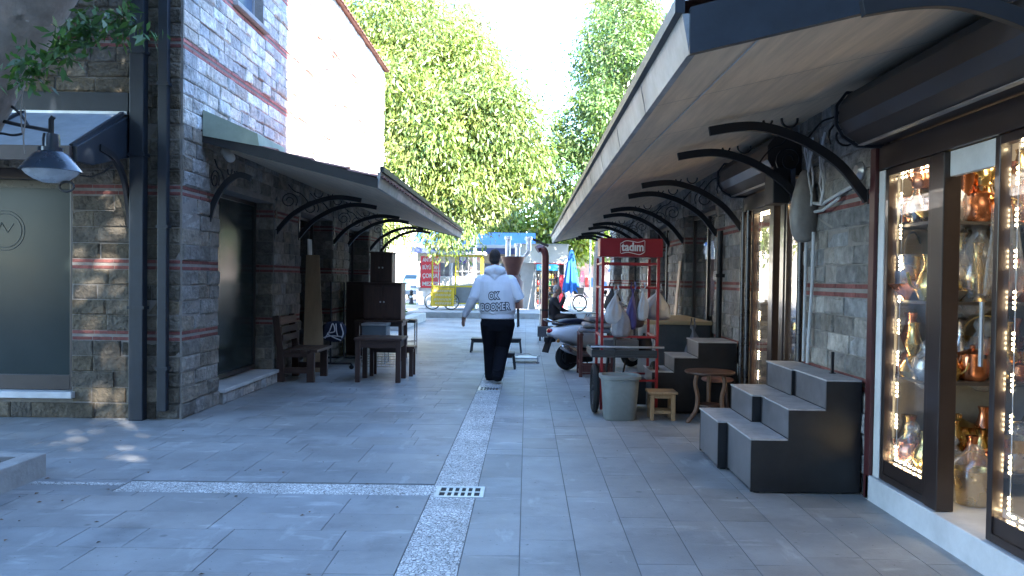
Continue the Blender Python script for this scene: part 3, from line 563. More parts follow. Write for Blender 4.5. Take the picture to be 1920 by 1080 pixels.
w = MB().box((RX+.02, 2.2, 3.0), (9, RE, 3.4)); w.box((3.2, 2.2, 3.41), (9, RE, 6.75)); w.box((8.8, 2.2, 0), (9, RE, 3.0)); w.box((RX+.02, 2.0, 0), (9, 2.19, 3.4)); obj('upper_storey', w, STONE[2], rb)  # unseen upper storey, set back and raised to shade the street
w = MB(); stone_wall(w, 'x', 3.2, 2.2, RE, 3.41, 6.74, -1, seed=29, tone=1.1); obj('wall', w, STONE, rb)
rf = MB(); tiled(rf, lambda q: (3.1+4*q, 6.75+.6*q), 2.1, RE+.1, 13); obj('roof', rf, M_rooft, rb)
M_cream = mat('cream_wall', (.34, .29, .22), .7, var=.2); M_shelf = mat('dark_shelf', (.05, .045, .042), .4, var=.2)
ii = MB()
ii.box((RX+.31, 2.2, -.01), (8.8, RE, .155)); ii.box((RX+.31, 2.2, 2.62), (8.8, RE, 2.7)); ii.box((5.2, 2.2, .156), (5.3, RE, 2.6))
for k in range(6): yc = 6.08+3.25*k; ii.box((RX+.42, yc-.1, .156), (5.19, yc+.1, 2.6))
ii.box((RX+.42, 2.3, .156), (5.19, 2.4, 2.6)); obj('interior', ii, M_cream, rb)
pl = MB().box((RX-.03, 3.3, -.01), (RX+.44, 5.40, .165)); obj('plinth', pl, M_marble, rb, bevel=.008)
for k in range(1, 5): a, b, _, _ = ROP[k]; pl = MB().box((RX+.02, a+.01, -.01), (RX+.3, b-.01, .12)); obj('plinth', pl, M_conc, rb, bevel=.006)
# shop front nearest the camera: white post, lit panes, open door
def led(par, y0, y1, z0, z1, x, sides='LTB', pitch=.205, step=.034, n=4):
    b = MB(); s = .0075
    def dot(y, z): b.cbox((x, y, z), (.006, s*1.5, s*1.5))
    z = z0+.02
    while z < z1:
        for i in range(n):
            if z+i*.026 < z1:
                if 'F' in sides: dot(y1-.03, z+i*.026)
                if 'N' in sides: dot(y0+.03, z+i*.026)
        z += pitch
    y = y0+.04
    while y < y1-.03:
        if 'T' in sides: dot(y, z1-.015); dot(y+.012, z1-.015)
        if 'B' in sides: dot(y, z0+.015); dot(y+.012, z0+.015)
        y += .062
    o = obj('led_strip', b, M_led, par); c = MB()
    if 'F' in sides: c.tube([(x+.006, y1-.03, z0), (x+.006, y1-.03, z1)], .003, 5)
    if 'N' in sides: c.tube([(x+.006, y0+.03, z0), (x+.006, y0+.03, z1)], .003, 5)
    if c.v: obj('led_wire', c, M_cable, o)
def shopfront(par, segs, z0, z1, x, leds, zb=.13, name='shop_window'):
    for y0, y1, lk in segs:
        o = window(par, x, y0, y1, z0, z1, -1, M_glass, M_brown, .045, name, depth=.06)
        if zb: k = MB().box((x+.012, y0+.046, z0+.046), (x+.05, y1-.046, z0+zb)); obj('kick_panel', k, M_brown, o)
        if lk: led(o, y0+.045, y1-.045, z0+zb, z1-.045, x+.07, lk)
sf = MB().box((RX-.004, 5.26, .166), (RX+.1, 5.345, 2.2)); obj('white_post', sf, M_white, rb, bevel=.004)
sf = MB().box((RX-.03, 5.347, .0), (RX-.004, 5.43, 2.36)); obj('red_post', sf, mat('dark_red_paint', (.065, .016, .017), .4), rb, bevel=.004)
sf = MB().box((RX-.012, 3.47, 2.205), (RX+.1, 5.34, 2.36)); obj('lintel', sf, M_brown, rb, bevel=.004)
shopfront(rb, [(4.645, 5.255, 'FTB'), (3.45, 4.03, 'FTB')], .168, 2.2, RX, True)
sf = MB().box((RX-.01, 4.50, .168), (RX+.09, 4.64, 2.2)); obj('door_post', sf, M_brown, rb, bevel=.006)
sf = MB().box((RX+.02, 4.035, 2.06), (RX+.06, 4.495, 2.2)); obj('transom', sf, M_white, rb, bevel=.003)
sf = MB().lathe([(.0, -.01), (.012, -.01), (.012, .32), (.0, .32)], (RX-.03, 4.06, 1.05), 10); sf.box((RX-.03, 4.055, 1.08), (RX+.0, 4.065, 1.1)); obj('door_handle', sf, M_chrome, rb)
def shutter(y0, y1, label=None):
    prof = [(RX-.005, 2.37), (RX-.16, 2.37), (RX-.26, 2.43), (RX-.30, 2.50), (RX-.30, 2.62), (RX-.24, 2.70), (RX-.005, 2.70)]
    b = MB().prism(prof, lambda a, z, d: (a, d, z), y0, y1); o = obj('shutter_box', b, M_shutter, rb, bevel=.004)
    pr2 = [(RX-.005+(a-RX+.005)*1.04, 2.535+(z-2.535)*1.06) for a, z in prof]; c = MB()
    flatbar(c, pr2+[pr2[0]], 'x', y1+.012, .02, .02); obj('end_cap', c, M_steel, o)
    c = MB().box((RX-.17, y0, 2.362), (RX-.13, y1, 2.369)); obj('guide_rail', c, M_galv, o)
shutter(3.32, 5.30); shutter(6.86, 8.58)
# second lit shop front
sf = MB().box((RX-.008, 6.73, 2.205), (RX+.1, 8.69, 2.36)); obj('lintel', sf, M_brown, rb, bevel=.004)
shopfront(rb, [(6.86, 7.28, 'NT'), (7.72, 8.36, 'FT')], .125, 2.2, RX, True, zb=.1)
sf = MB().box((RX-.01, 7.285, .125), (RX+.08, 7.40, 2.2)); sf.box((RX-.01, 7.60, .125), (RX+.08, 7.715, 2.2)); obj('door_post', sf, M_brown, rb, bevel=.005)
for y in (6.80, 8.42, 8.62): sf = MB().lathe([(.03, 0), (.03, 2.2)], (RX-.02, y, .0), 10); obj('steel_post', sf, mat('dark_steel_tube', (.06, .06, .065), .25, metal=.7), rb, smooth=True)
for k in range(2, 5): 
    a, b, _, _ = ROP[k]; window(rb, RX+.12, a+.02, b-.02, .125, 2.4, -1, M_glass, M_brown, .06, 'shop_window', split=1)
# interior lamps of the two lit shops
for y0, y1 in ((3.7, 4.9), (7.0, 8.5)):
    c = MB().box((3.0, y0, 2.57), (3.5, y1, 2.6)); obj('ceiling_lamp', c, M_lamp, rb)
canopy('right tiled canopy with plywood underside over the lit copper shop', RX, -1, .65, 3.3, 21.0, 2.82, 2.40, [3.02]+[q+3.25*k for k in range(5) for q in (5.53, 6.68)]+[20.7], 1, 1)
wr = MB().tube([(.95, 3.34, 2.465), (.9, 6, 2.455), (.88, 9, 2.45), (.84, 13, 2.44), (.8, 20.8, 2.435)], .004, 5); tag(obj('cable', wr, M_cable), 'thin white cable running along the right canopy underside', 'cable')
c2 = thing('canopy', 'next canopy of the right row added unseen behind the camera for shade', 'canopy', (1.5, -3, 2.5)); b = MB().add([(.65, -9, 2.4), (2.34, -9, 2.82), (2.34, 2.25, 2.82), (.65, 2.25, 2.4), (.65, -9, 2.55), (2.34, -9, 2.97), (2.34, 2.25, 2.97), (.65, 2.25, 2.55)], [(0,1,2,3),(7,6,5,4),(0,4,5,1),(1,5,6,2),(2,6,7,3),(3,7,4,0)]); obj('soffit', b, M_soffit, c2)  # unseen canopy added to darken the right paving and shop
b = MB().box((2.345, -9, 0), (2.7, 1.99, 3.3)); tag(obj('stone_wall', b, STONE[2]), 'plain stone shop wall of the right row behind the camera', 'wall')
# things fixed to the first stone pillar
def P1(u, v, X=RX-.05): Y = X*1500/(u-988); return at(u, v, Y*1.0)
jb = thing('junction_box', 'black louvred box with loose wires high on the first stone pillar', 'junction box', (RX-.08, 6.9, 2.25))
b = MB().box((2.06, 6.75, 2.12), (2.20, 7.0, 2.43)); obj('box', b, M_plastic, jb, bevel=.01)
b = MB().box((2.21, 6.76, 2.14), (2.25, 6.98, 2.42)); obj('panel', b, mat('blue_grey_plastic', (.10, .12, .16), .4), jb, bevel=.005)
b = MB(); rs = random.Random(5)
for i in range(7):
    x = RX-.03-rs.uniform(0, .07); y = 6.2+rs.uniform(-.1, .35); b.tube([(x, y+.05*math.sin(q*1.3+i), 2.6-.09*q) for q in range(7)], .009, 6)
b.tube([(RX-.04, 6.5, 2.1), (RX-.07, 6.2, 2.06), (RX-.05, 5.85, 2.12), (RX-.03, 5.6, 2.16)], .014, 7); b.tube([(RX-.05, 6.4, 2.02), (RX-.08, 6.15, 2.01), (RX-.05, 5.9, 2.08)], .012, 7); obj('wire', b, M_cable, jb, smooth=True)
bg = thing('wrapped_bag', 'beige plastic wrapped bundle hanging on the stone pillar above the step stand', 'bag', (RX-.1, 6.55, 2.05))
b = MB().chain([(RX-.1, 6.5, 2.32), (RX-.10, 6.5, 2.18), (RX-.11, 6.5, 1.98), (RX-.10, 6.5, 1.84)], [.05, (.10, .075), (.125, .085), (.10, .07)], 14, (0, 1, 0)); obj('wrap', b, mat('beige_plastic', (.21, .19, .17), .45, var=.2, bump=.8, bscale=9), bg, smooth=2, sub=1)
cd = MB().tube([(RX-.05, 6.42, 1.86), (RX-.05, 6.42, 1.5), (RX-.05, 6.47, 1.1), (RX-.05, 6.5, .8)], .014, 8); cd.tube([(RX-.04, 6.62, 1.86), (RX-.04, 6.62, 1.4), (RX-.04, 6.63, .8)], .012, 8); obj('conduit', cd, M_cable, bg, smooth=True)
cm = thing('round_siren', 'round dark siren on the stone pillar beside the red shop post', 'siren', (RX-.04, 5.62, 2.25))
b = MB().lathe([(.0, 0), (.06, 0), (.065, .03), (.04, .06), (.0, .06)], (RX-.0, 5.6, 2.24), 16, axis=(-1, 0, 0)); obj('body', b, M_galv, cm, smooth=True)
dp = thing('downpipe', 'slim dark downpipe on the second stone pillar behind the black step stand', 'downpipe', (RX-.1, 9.5, 0))
b = MB().lathe([(.035, 0), (.035, 2.05)], (2.30-.03, 9.45, 0), 12); obj('pipe', b, M_iron, dp, smooth=True); b = MB().box((2.22, 9.41, 1.5), (RX, 9.49, 1.54)); obj('clamp', b, M_iron, dp)
# unseen slab and houses added behind the camera to block sun and sky
tb = thing('shade_slab', 'tall thin slab added unseen behind the camera to shade the left wall', 'building', (7, 1, 0)); b = MB().box((2.75, -1.1, 0), (3.6, 1.98, 14)); obj('wall', b, STONE[2], tb)
for lab, x0, x1, y0, h in (('long plain house added unseen behind the camera to block skylight', -16, -3.5, -11, 12), ('second plain house added unseen behind the camera to block skylight', -3.2, 3.0, -14, 11), ('third light blocking house added unseen behind the camera at the right corner', 3.3, 12, -12, 12)):
    hb_ = thing('blocker_house', lab, 'house', ((x0+x1)/2, y0-3, 0)); b = MB().box((x0, y0-6, 0), (x1, y0, h)); obj('wall', b, mat('dark_render', (.16, .14, .12), .8, var=.2), hb_); b = MB()
    for i in range(int((x1-x0)/2)): b.box((x0+.5+2*i, y0+.01, .3), (x0+1.9+2*i, y0+.05, 2.3))
    obj('shutter', b, M_brown, hb_)
# ================================================================ copper and brass ware of the near shop
sh = thing('display_shelf', 'grey display shelves stacked with copper and brass inside the near shop', 'shelf', (3.2, 5.15, .165))
b = MB(); SZ = (.30, .86, 1.35, 1.84)
for z in SZ: b.box((RX+.09, 4.86, z-.02), (4.2, 5.36, z))
obj('shelf_board', b, M_shelf, sh); b = MB().box((RX+.09, 5.365, .17), (4.2, 5.4, 2.45)); obj('back_panel', b, M_cream, sh)
b = MB(); b.box((4.17, 5.34, .17), (4.2, 5.362, 2.4)); obj('side_post', b, M_shelf, sh)
COP = mat('polished_copper', (.72, .30, .16), .22, metal=1, var=.15); BRA = mat('polished_brass', (.70, .50, .20), .24, metal=1, var=.15); TIN = mat('tinned_metal', (.55, .54, .52), .25, metal=1); CLR = glass('clear_glass', dirt=.1, base=.08); WRP = glass('plastic_wrap', dirt=.22, base=.1, rough=.15)
PROF = {'pot': [(.0, 0), (.06, 0), (.075, .02), (.078, .09), (.066, .12), (.07, .135), (.072, .14), (.03, .155), (.012, .165), (.014, .18), (.0, .185)],
 'jug': [(.0, 0), (.05, 0), (.07, .05), (.072, .09), (.04, .15), (.03, .19), (.042, .23), (.036, .23), (.0, .2)],
 'ewer': [(.0, 0), (.045, 0), (.03, .02), (.06, .08), (.055, .13), (.022, .2), (.02, .27), (.03, .29), (.01, .32), (.0, .33)],
 'lamp': [(.0, 0), (.06, 0), (.07, .03), (.045, .08), (.02, .11), (.03, .13), (.045, .17), (.03, .21), (.022, .25), (.03, .28), (.0, .28)],
 'grinder': [(.0, 0), (.03, 0), (.034, .02), (.03, .15), (.034, .16), (.03, .2), (.012, .215), (.0, .22)],
 'bucket': [(.0, 0), (.07, 0), (.095, .17), (.10, .18), (.092, .18), (.06, .02), (.0, .02)],
 'bowl': [(.0, 0), (.04, 0), (.045, .012), (.09, .06), (.1, .07), (.092, .07), (.03, .02), (.0, .02)]}
def vessel(kind, label, loc, m, k=1.0, rz=0):
    t = thing(kind, label, kind, loc, rz, 'copper and brass ware in the near shop'); h = max(z for r, z in PROF[kind])*k
    obj('body', MB().lathe([(r*k, z*k) for r, z in PROF[kind]], (0,0,0), 20), m, t, smooth=True, world=False)
    if kind in ('pot', 'jug', 'ewer'):
        b = MB().tube([(x*k, 0, z*k) for x, z in smoothpts([(.05, .04), (.105, .06), (.11, .12), (.04, .15)])], .006*k, 6, (0, 1, 0)); obj('handle', b, m, t, smooth=True, world=False)
        b = MB().tube([(x*k, 0, z*k) for x, z in smoothpts([(-.06, .05), (-.1, .08), (-.12, .14)])], [.013*k]+[.008*k]*12, 8, (0, 1, 0)); obj('spout', b, m, t, smooth=True, world=False)
    if kind == 'bucket':
        b = MB().tube([(.095*k*math.cos(a*pi/12), 0, (.17+.1*math.sin(a*pi/12))*k) for a in range(13)], .004*k, 6, (0, 1, 0)); obj('handle', b, m, t, smooth=True, world=False)
    return t
mn = {COP: 'copper', BRA: 'brass', TIN: 'tinned', CLR: 'clear glass'}; shn = ('lowest', 'second', 'third', 'top'); rs = random.Random(12)
ROW = {0: [('jug', BRA, 1.0), ('pot', TIN, .8), ('jug', COP, .9), ('pot', COP, .8), ('bucket', BRA, 1.1), ('bowl', COP, .9), ('ewer', COP, .9)],
       1: [('pot', TIN, .9), ('jug', BRA, .8), ('pot', COP, 1.15), ('grinder', COP, .8), ('pot', COP, .7), ('lamp', CLR, 1.0), ('bowl', BRA, .8)],
       2: [('jug', BRA, 1.2), ('bowl', TIN, .9), ('ewer', BRA, 1.2), ('grinder', BRA, 1.1), ('jug', COP, 1.0), ('ewer', BRA, 1.0), ('pot', TIN, .8)],
       3: [('bowl', BRA, .9), ('jug', TIN, 1.0), ('pot', COP, 1.2), ('pot', BRA, 1.0), ('ewer', COP, .8), ('jug', COP, .9), ('pot', TIN, .9)]}
onm = lambda kd: 'oil lamp' if kd == 'lamp' else kd
xwrap = [0]
def wrapped(t, kd, k):
    h = max(z for r, z in PROF[kd])*k; b = MB().chain([(0, 0, .01), (0, 0, h*.35), (0, 0, h*.75), (.005, 0, h*1.08), (.008, .002, h*1.22)], [.085*k, .11*k, .085*k, .03*k, .05*k], 12); obj('wrap', b, WRP, t, smooth=2, world=False)
for s_, row in ROW.items():
    x = RX+.16; kinds = list(PROF)
    for i, (kd, m_, k_) in enumerate(row):
        nb = row[i-1] if i else None
        t = vessel(kd, '%s %s in front on the %s shelf %s' % (mn[m_], onm(kd), shn[s_], 'next to the window post' if not i else 'right of the %s %s' % (mn[nb[1]], onm(nb[0]))), (x, 4.97+rs.uniform(-.03, .03), SZ[s_]), m_, k_*1.05, rs.uniform(0, 6.28)); x += .095+.05*k_+rs.uniform(-.01, .01)
        if (i+s_) % 3 == 1: wrapped(t, kd, k_)
    x = RX+.14
    for i in range(9):
        kd = kinds[(i*5+s_*3) % 7]; m_ = (COP, BRA, COP, TIN, BRA)[(i*2+s_) % 5]; k_ = 1.0+.25*((i*3+s_) % 3)
        if kd == 'lamp': m_ = BRA
        fr = row[min(i, 6)]; t = vessel(kd, '%s %s, middle row of %s shelf, behind the %s %s' % (mn[m_], onm(kd), shn[s_], mn[fr[1]], onm(fr[0])), (x, 5.13+rs.uniform(-.02, .02), SZ[s_]), m_, k_, rs.uniform(0, 6.28)); x += .15
        if (i+s_) % 4 == 0: wrapped(t, kd, k_)
    x = RX+.2
    for i in range(8):
        kd = kinds[(i*3+s_*2+1) % 7]; m_ = (BRA, COP, BRA, COP, TIN)[(i+s_*2) % 5]; k_ = 1.25+.2*((i+s_) % 3)
        if kd == 'lamp': m_ = COP
        fr = row[min(i, 6)]; vessel(kd, '%s %s in back row of the %s shelf level with the %s %s' % (mn[m_], onm(kd), shn[s_], mn[fr[1]], onm(fr[0])), (x, 5.28, SZ[s_]), m_, k_, rs.uniform(0, 6.28)); x += .165
for i in range(9):
    p = Vector((RX+.14+.125*i, 4.99+.04*(i % 3), 2.17-.03*(i % 4))); kd = ('bowl', 'jug', 'pot', 'ewer')[i % 4]; m_ = (COP, BRA)[i % 2]
    t = vessel(kd, '%s %s hung over the shelves, number %d along from the window post' % (mn[m_], kd, i+1), p, m_, .75, i); b = MB().tube([(0, 0, .05), (0, 0, 2.6-p.z)], .003, 5); obj('string', b, M_cable, t, world=False)
p = gr(1822, 945, .166); bk = vessel('bucket', 'large brass bucket wrapped in clear plastic on the shop doorstep', (p.x, p.y, .166), BRA, 1.0)
bk.scale = (1.15,)*3
b = MB().chain([(0, 0, .02), (0, 0, .1), (0, 0, .2), (.01, 0, .26)], [.09, .115, .12, .05], 14); obj('wrap', b, WRP, bk, smooth=2, world=False)
for i, (u, v, kd, m_) in enumerate(((1728, 335, 'pot', COP), (1805, 350, 'bucket', COP), (1840, 330, 'jug', BRA))):
    p = at(u, v, 4.97); o_ = vessel(kd, ('copper pot hanging inside the window above the top shelf', 'copper bucket hanging in the shop doorway under the transom', 'brass jug hanging in the doorway beside the copper bucket')[i], (p.x, p.y, p.z-.06), m_, .75)
    b = MB().tube([(0, 0, .12), (0, 0, 2.6-p.z+.06)], .003, 5); obj('string', b, M_cable, o_, world=False)
tc = MB()
for i in range(5): 
    x = 2.78+.035*i; tc.chain([(x, 4.8, 1.93), (x+.01, 4.8, 1.75), (x-.01+.012*i, 4.8, 1.5), (x+.015*i-.03, 4.8, 1.40)], [.008, .018, .03, .012], 8)
tag(obj('plastic_bundle', tc, WRP, smooth=True), 'long clear plastic wraps hanging in the shop doorway', 'plastic wrap')
# goods of the second shop
s2 = thing('display_shelf', 'dim shelf of metalware inside the second shop behind its lit panes', 'shelf', (3.2, 8.4, .13)); b = MB()
for z in (.4, .9, 1.4, 1.85): b.box((RX+.3, 8.2, z-.02), (4.3, 8.7, z))
obj('shelf_board', b, M_shelf, s2); b = MB().box((RX+.3, 8.705, .13), (4.3, 8.73, 2.4)); obj('back_panel', b, mat('brown_back', (.12, .08, .05), .6), s2)
for i, (x, z, kd, m_) in enumerate(((2.85, .9, 'pot', BRA), (3.05, 1.4, 'jug', COP), (2.9, 1.85, 'bucket', BRA), (3.12, .9, 'ewer', BRA), (2.86, 1.4, 'bowl', TIN), (2.95, .4, 'bucket', BRA), (3.12, 1.85, 'pot', COP), (3.15, .4, 'jug', COP))):
    vessel(kd, '%s %s on the shelf %s in the second shop' % (mn[m_], kd, {.4: 'near the floor', .9: 'at table height', 1.4: 'at chest height', 1.85: 'at the top'}[z]), (x, 8.4, z), m_, 1.0)
# ================================================================ black stepped display stands
def step_stand(label, xs, zs, y0, y1):
    t = thing('step_stand', label, 'display stand', ((xs[0]+xs[-1])/2, (y0+y1)/2, 0), group='black stepped stands in front of the shops')
    poly = [(xs[-1], .012)]+[(xs[0], .012)]; 
    for i, z in enumerate(zs): poly += [(xs[i], z-.012), (xs[i+1], z-.012)]
    # poly runs base -> up the steps -> back at the wall
    b = MB(); th = .018
    for ya in (y0, y1-th): b.prism(poly, lambda a, z, d: (a, d, z), ya, ya+th)
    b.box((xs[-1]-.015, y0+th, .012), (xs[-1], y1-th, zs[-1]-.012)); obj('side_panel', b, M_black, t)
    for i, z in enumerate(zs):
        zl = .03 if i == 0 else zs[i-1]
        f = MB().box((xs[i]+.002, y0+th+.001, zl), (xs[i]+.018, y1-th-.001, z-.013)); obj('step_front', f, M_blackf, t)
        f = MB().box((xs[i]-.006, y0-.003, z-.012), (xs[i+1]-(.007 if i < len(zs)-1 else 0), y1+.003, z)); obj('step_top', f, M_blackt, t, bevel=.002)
    for yy in (y0+.03, y1-.07): f = MB().box((xs[0]+.03, yy, 0), (xs[0]+.07, yy+.04, .0115)); obj('foot', f, M_rubber, t)
    return t
step_stand('black three step stand nearest the camera against the stone pillar', (1.555, 1.81, 2.065, 2.305), (.378, .587, .79), 5.47, 6.12)
step_stand('black stepped stand pushed out slightly just behind the nearest one', (1.49, 1.75, 2.05, 2.30), (.375, .582, .785), 6.15, 6.80)
step_stand('black stepped stand farther along behind the low round table', (1.38, 1.62, 1.88, 2.30), (.46, .62, .79), 8.72, 9.35)
bt = thing('iron_rod', 'short black iron rod standing on the top step by the pillar', 'rod', (2.25, 5.85, .79)); b = MB().box((2.235, 5.84, .791), (2.255, 5.86, .95)); b.box((2.225, 5.83, .791), (2.265, 5.87, .796)); obj('bar', b, M_iron, bt, bevel=.002)
# ================================================================ small furniture
def table(name, label, cat, x0, x1, y0, y1, zt, leg=.05, tt=.03, m=M_dwood, ml=M_dwoodz, apron=.08, stretch=0, group=None, splay=0, inset=.02):
    t = thing(name, label, cat, ((x0+x1)/2, (y0+y1)/2, 0), group=group)
    b = MB().box((x0, y0, zt-tt), (x1, y1, zt)); obj('top', b, m, t, bevel=.005)
    for sx in (0, 1):
        for sy in (0, 1):
            xa = x0+inset if not sx else x1-inset-leg; ya = y0+inset if not sy else y1-inset-leg; c = Vector((xa+leg/2, ya+leg/2, zt-tt)); e = Vector((c.x+(splay if sx else -splay), c.y+(splay if sy else -splay), 0))
            l = MB().bar(c, e, leg, leg, up=(0, 1, 0)); obj('leg', l, ml, t, bevel=.004)
    if apron:
        b = MB(); i = inset+leg*.3; w = .018
        b.box((x0+inset+leg, y0+i, zt-tt-apron), (x1-inset-leg, y0+i+w, zt-tt-.001)); b.box((x0+inset+leg, y1-i-w, zt-tt-apron), (x1-inset-leg, y1-i, zt-tt-.001))
        b.box((x0+i, y0+inset+leg, zt-tt-apron), (x0+i+w, y1-inset-leg, zt-tt-.001)); b.box((x1-i-w, y0+inset+leg, zt-tt-apron), (x1-i, y1-inset-leg, zt-tt-.001)); obj('apron', b, m, t)
    if stretch:
        b = MB(); i = inset+leg*.25; z = stretch
        for ya in (y0+i, y1-i-.025): b.box((x0+inset+leg, ya, z), (x1-inset-leg, ya+.025, z+.03))
        for xa in (x0+i, x1-i-.025): b.box((xa, y0+inset+leg, z+.04), (xa+.025, y1-inset-leg, z+.07))
        obj('stretcher', b, ml, t, bevel=.003)
    return t
table('wooden_stool', 'small square pine stool beside the grey bin', 'stool', 1.275, 1.575, 8.24, 8.52, .30, .04, .025, M_pine, M_pine, .045, .07)
table('wooden_table', 'dark brown square wooden table beside the wooden armless bench', 'table', -2.36, -1.70, 10.9, 11.5, .61, .065, .035, apron=.10)
table('wooden_bench', 'low dark wooden bench just behind the square wooden table', 'bench', -2.3, -1.63, 11.62, 11.95, .44, .055, .035, apron=.06)
# armless bench with slatted back against the left wall
bn = thing('wooden_chair', 'wide dark wooden chair with slatted back against the left stone wall', 'chair', (-3.15, 11.2, 0)); x0, x1, y0, y1 = -3.40, -2.88, 10.84, 11.62
for ya in (y0, y1-.07):
    b = MB().bar((x0+.06, ya+.035, 0), (x0+.06, ya+.035, .45), .1, .07, up=(0, 1, 0)); b.bar((x0+.06, ya+.035, .43), (x0-.01, ya+.035, .90), .09, .07, up=(0, 1, 0)); obj('back_post', b, M_dwoodz, bn, bevel=.005)
    b = MB().box((x1-.1, ya, 0), (x1, ya+.07, .405)); obj('leg', b, M_dwoodz, bn, bevel=.005)
    b = MB().box((x0+.11, ya+.01, .12), (x1-.1, ya+.055, .2)); b.box((x0+.11, ya+.01, .34), (x1-.1, ya+.055, .405)); obj('side_rail', b, M_dwood, bn, bevel=.004)
for i in range(4): xa = x0+.1+.12*i; b = MB().box((xa, y0-.01, .406), (xa+.108, y1+.01, .445)); obj('seat_slat', b, M_dwood, bn, bevel=.004)
for i, z in enumerate((.55, .665, .785)): b = MB().bar((x0+.085-.017*i*1.1, y0+.01, z+.045), (x0+.085-.017*i*1.1, y1-.01, z+.045), .022, .09 if i < 2 else .105, up=(0, 0, 1)); obj('back_slat', b, M_dwood if i < 2 else wood('worn_wood', (.17, .10, .075), .6, 'Y'), bn, bevel=.004)
# leaning boards
def leaning(name, label, xb, xt, y0, y1, zt, th, m, cut=0):
    t = thing(name, label, 'board', ((xb+xt)/2, (y0+y1)/2, 0)); b = MB()
    b.add([(xb, y0, .002), (xb, y1, .002), (xt, y1-cut, zt), (xt, y0, zt), (xb+th, y0, .002), (xb+th, y1, .002), (xt+th, y1-cut, zt), (xt+th, y0, zt)], [(0,1,2,3),(7,6,5,4),(0,4,5,1),(1,5,6,2),(2,6,7,3),(3,7,4,0)])
    obj('panel', b, m, t, bevel=.002); return t
pb = thing('plywood_board', 'tall tan plywood board leaning on the left wall behind the wooden chair', 'board', (-3.2, 12.15, 0)); b = MB().add([(-3.37, 12.05, .002), (-3.03, 12.0, .002), (-3.20, 12.30, 1.77), (-3.41, 12.33, 1.77), (-3.37, 12.07, .002), (-3.03, 12.02, .002), (-3.20, 12.32, 1.77), (-3.41, 12.35, 1.77)], [(0,1,2,3),(7,6,5,4),(0,4,5,1),(1,5,6,2),(2,6,7,3),(3,7,4,0)]); obj('panel', b, M_ply, pb, bevel=.003)
leaning('white_plank', 'narrow pale plank on the left wall rising behind the plywood board', -3.36, -3.42, 12.42, 12.62, 2.02, .02, M_white)
leaning('pine_plank', 'light pine plank leaning on the right stone pillar behind the counter', 2.16, 2.29, 11.95, 12.12, 1.75, .02, wood('pale_pine', (.55, .42, .3), .6, 'Z', .15))
# rolling rack with navy bag
rk = thing('rolling_rack', 'black metal rack on castors beside the left wall', 'rack', (-3.05, 12.9, 0)); b = MB()
for y in (12.45, 13.35): b.bar((-3.35, y, .09), (-2.72, y, .09), .03, .03)
b.bar((-3.05, 12.45, .1), (-3.05, 13.35, .1), .03, .03); b.tube([(-3.05, 12.45, .09), (-3.05, 12.45, 1.35), (-3.05, 13.35, 1.35), (-3.05, 13.35, .09)], .014, 8, (1, 0, 0)); obj('frame', b, M_iron, rk)
for x in (-3.35, -2.72):
    for y in (12.45, 13.35): b = MB().lathe([(.0, -.012), (.035, -.012), (.035, .012), (.0, .012)], (x, y, .035), 12, axis=(0, 1, 0)); b.box((x-.012, y-.02, .035), (x+.012, y+.02, .085)); obj('castor', b, M_rubber, rk)
nb = thing('navy_bag', 'dark navy bag with white looped strokes hung on the rack', 'bag', (-3.0, 12.43, .6)); b = MB().loft([[(-3.18, 12.36, .42), (-2.80, 12.36, .40), (-2.80, 12.43, .40), (-3.18, 12.43, .42)], [(-3.2, 12.3, .6), (-2.76, 12.3, .6), (-2.76, 12.43, .6), (-3.2, 12.43, .6)], [(-3.16, 12.36, .78), (-2.78, 12.36, .76), (-2.78, 12.42, .76), (-3.16, 12.42, .78)]]); obj('body', b, mat('navy_fabric', (.015, .02, .045), .8), nb, smooth=True, sub=1)
b = MB()
for pts in (((-3.1, .49), (-3.03, .6), (-2.98, .72), (-2.95, .6), (-3.06, .56), (-2.85, .46)), ((-3.12, .5), (-3.0, .53), (-2.84, .52)), ((-2.93, .72), (-2.92, .6), (-2.9, .53)), ((-2.86, .72), (-2.82, .58), (-2.84, .5))):
    b.tube([(x, 12.287, z) for x, z in smoothpts([(x, z) for x, z in pts])], .009, 6, (0, 1, 0))
obj('white_strokes', b, mat('white_print', (.7, .7, .72), .7), nb)
# dark cabinets stacked on a table
table('wooden_table', 'dark wooden table under the two stacked brown cabinets', 'table', -2.95, -2.12, 13.7, 14.4, .70, .06, .035, apron=.07)
def cabinet(label, x0, x1, y0, y1, z0, z1):
    t = thing('cabinet', label, 'cabinet', ((x0+x1)/2, (y0+y1)/2, z0)); b = MB().box((x0, y0+.021, z0), (x1, y1, z1)); obj('body', b, M_dwoodz, t, bevel=.006)
    n = 2; w = (x1-x0)/n
    for i in range(n):
        d = MB().box((x0+w*i+.006, y0, z0+.03), (x0+w*(i+1)-.006, y0+.02, z1-.03)); o = obj('door', d, M_dwoodz, t, bevel=.004)
        h = MB().lathe([(.0, 0), (.012, 0), (.016, .02), (.0, .025)], (x0+w+(.03 if i else -.03), y0, (z0+z1)/2), 10, axis=(0, -1, 0)); obj('handle', h, M_galv, o)
        f = MB()
        for a, c_ in (((x0+w*i+.03, z0+.06), (x0+w*(i+1)-.03, z0+.075)), ((x0+w*i+.03, z1-.075), (x0+w*(i+1)-.03, z1-.06))): f.box((a[0], y0-.005, a[1]), (c_[0], y0-.001, c_[1]))
        obj('door_panel', f, M_dwood, o)
    b = MB().box((x0-.015, y0-.015, z1), (x1+.015, y1, z1+.022)); obj('top', b, M_dwood, t, bevel=.004); return t
cabinet('wide dark brown cabinet at the bottom of the stack on the table', -2.82, -2.17, 13.8, 14.3, .701, 1.33); cabinet('narrower dark brown cabinet on top of the wide one', -2.72, -2.34, 13.84, 14.25, 1.353, 1.86)
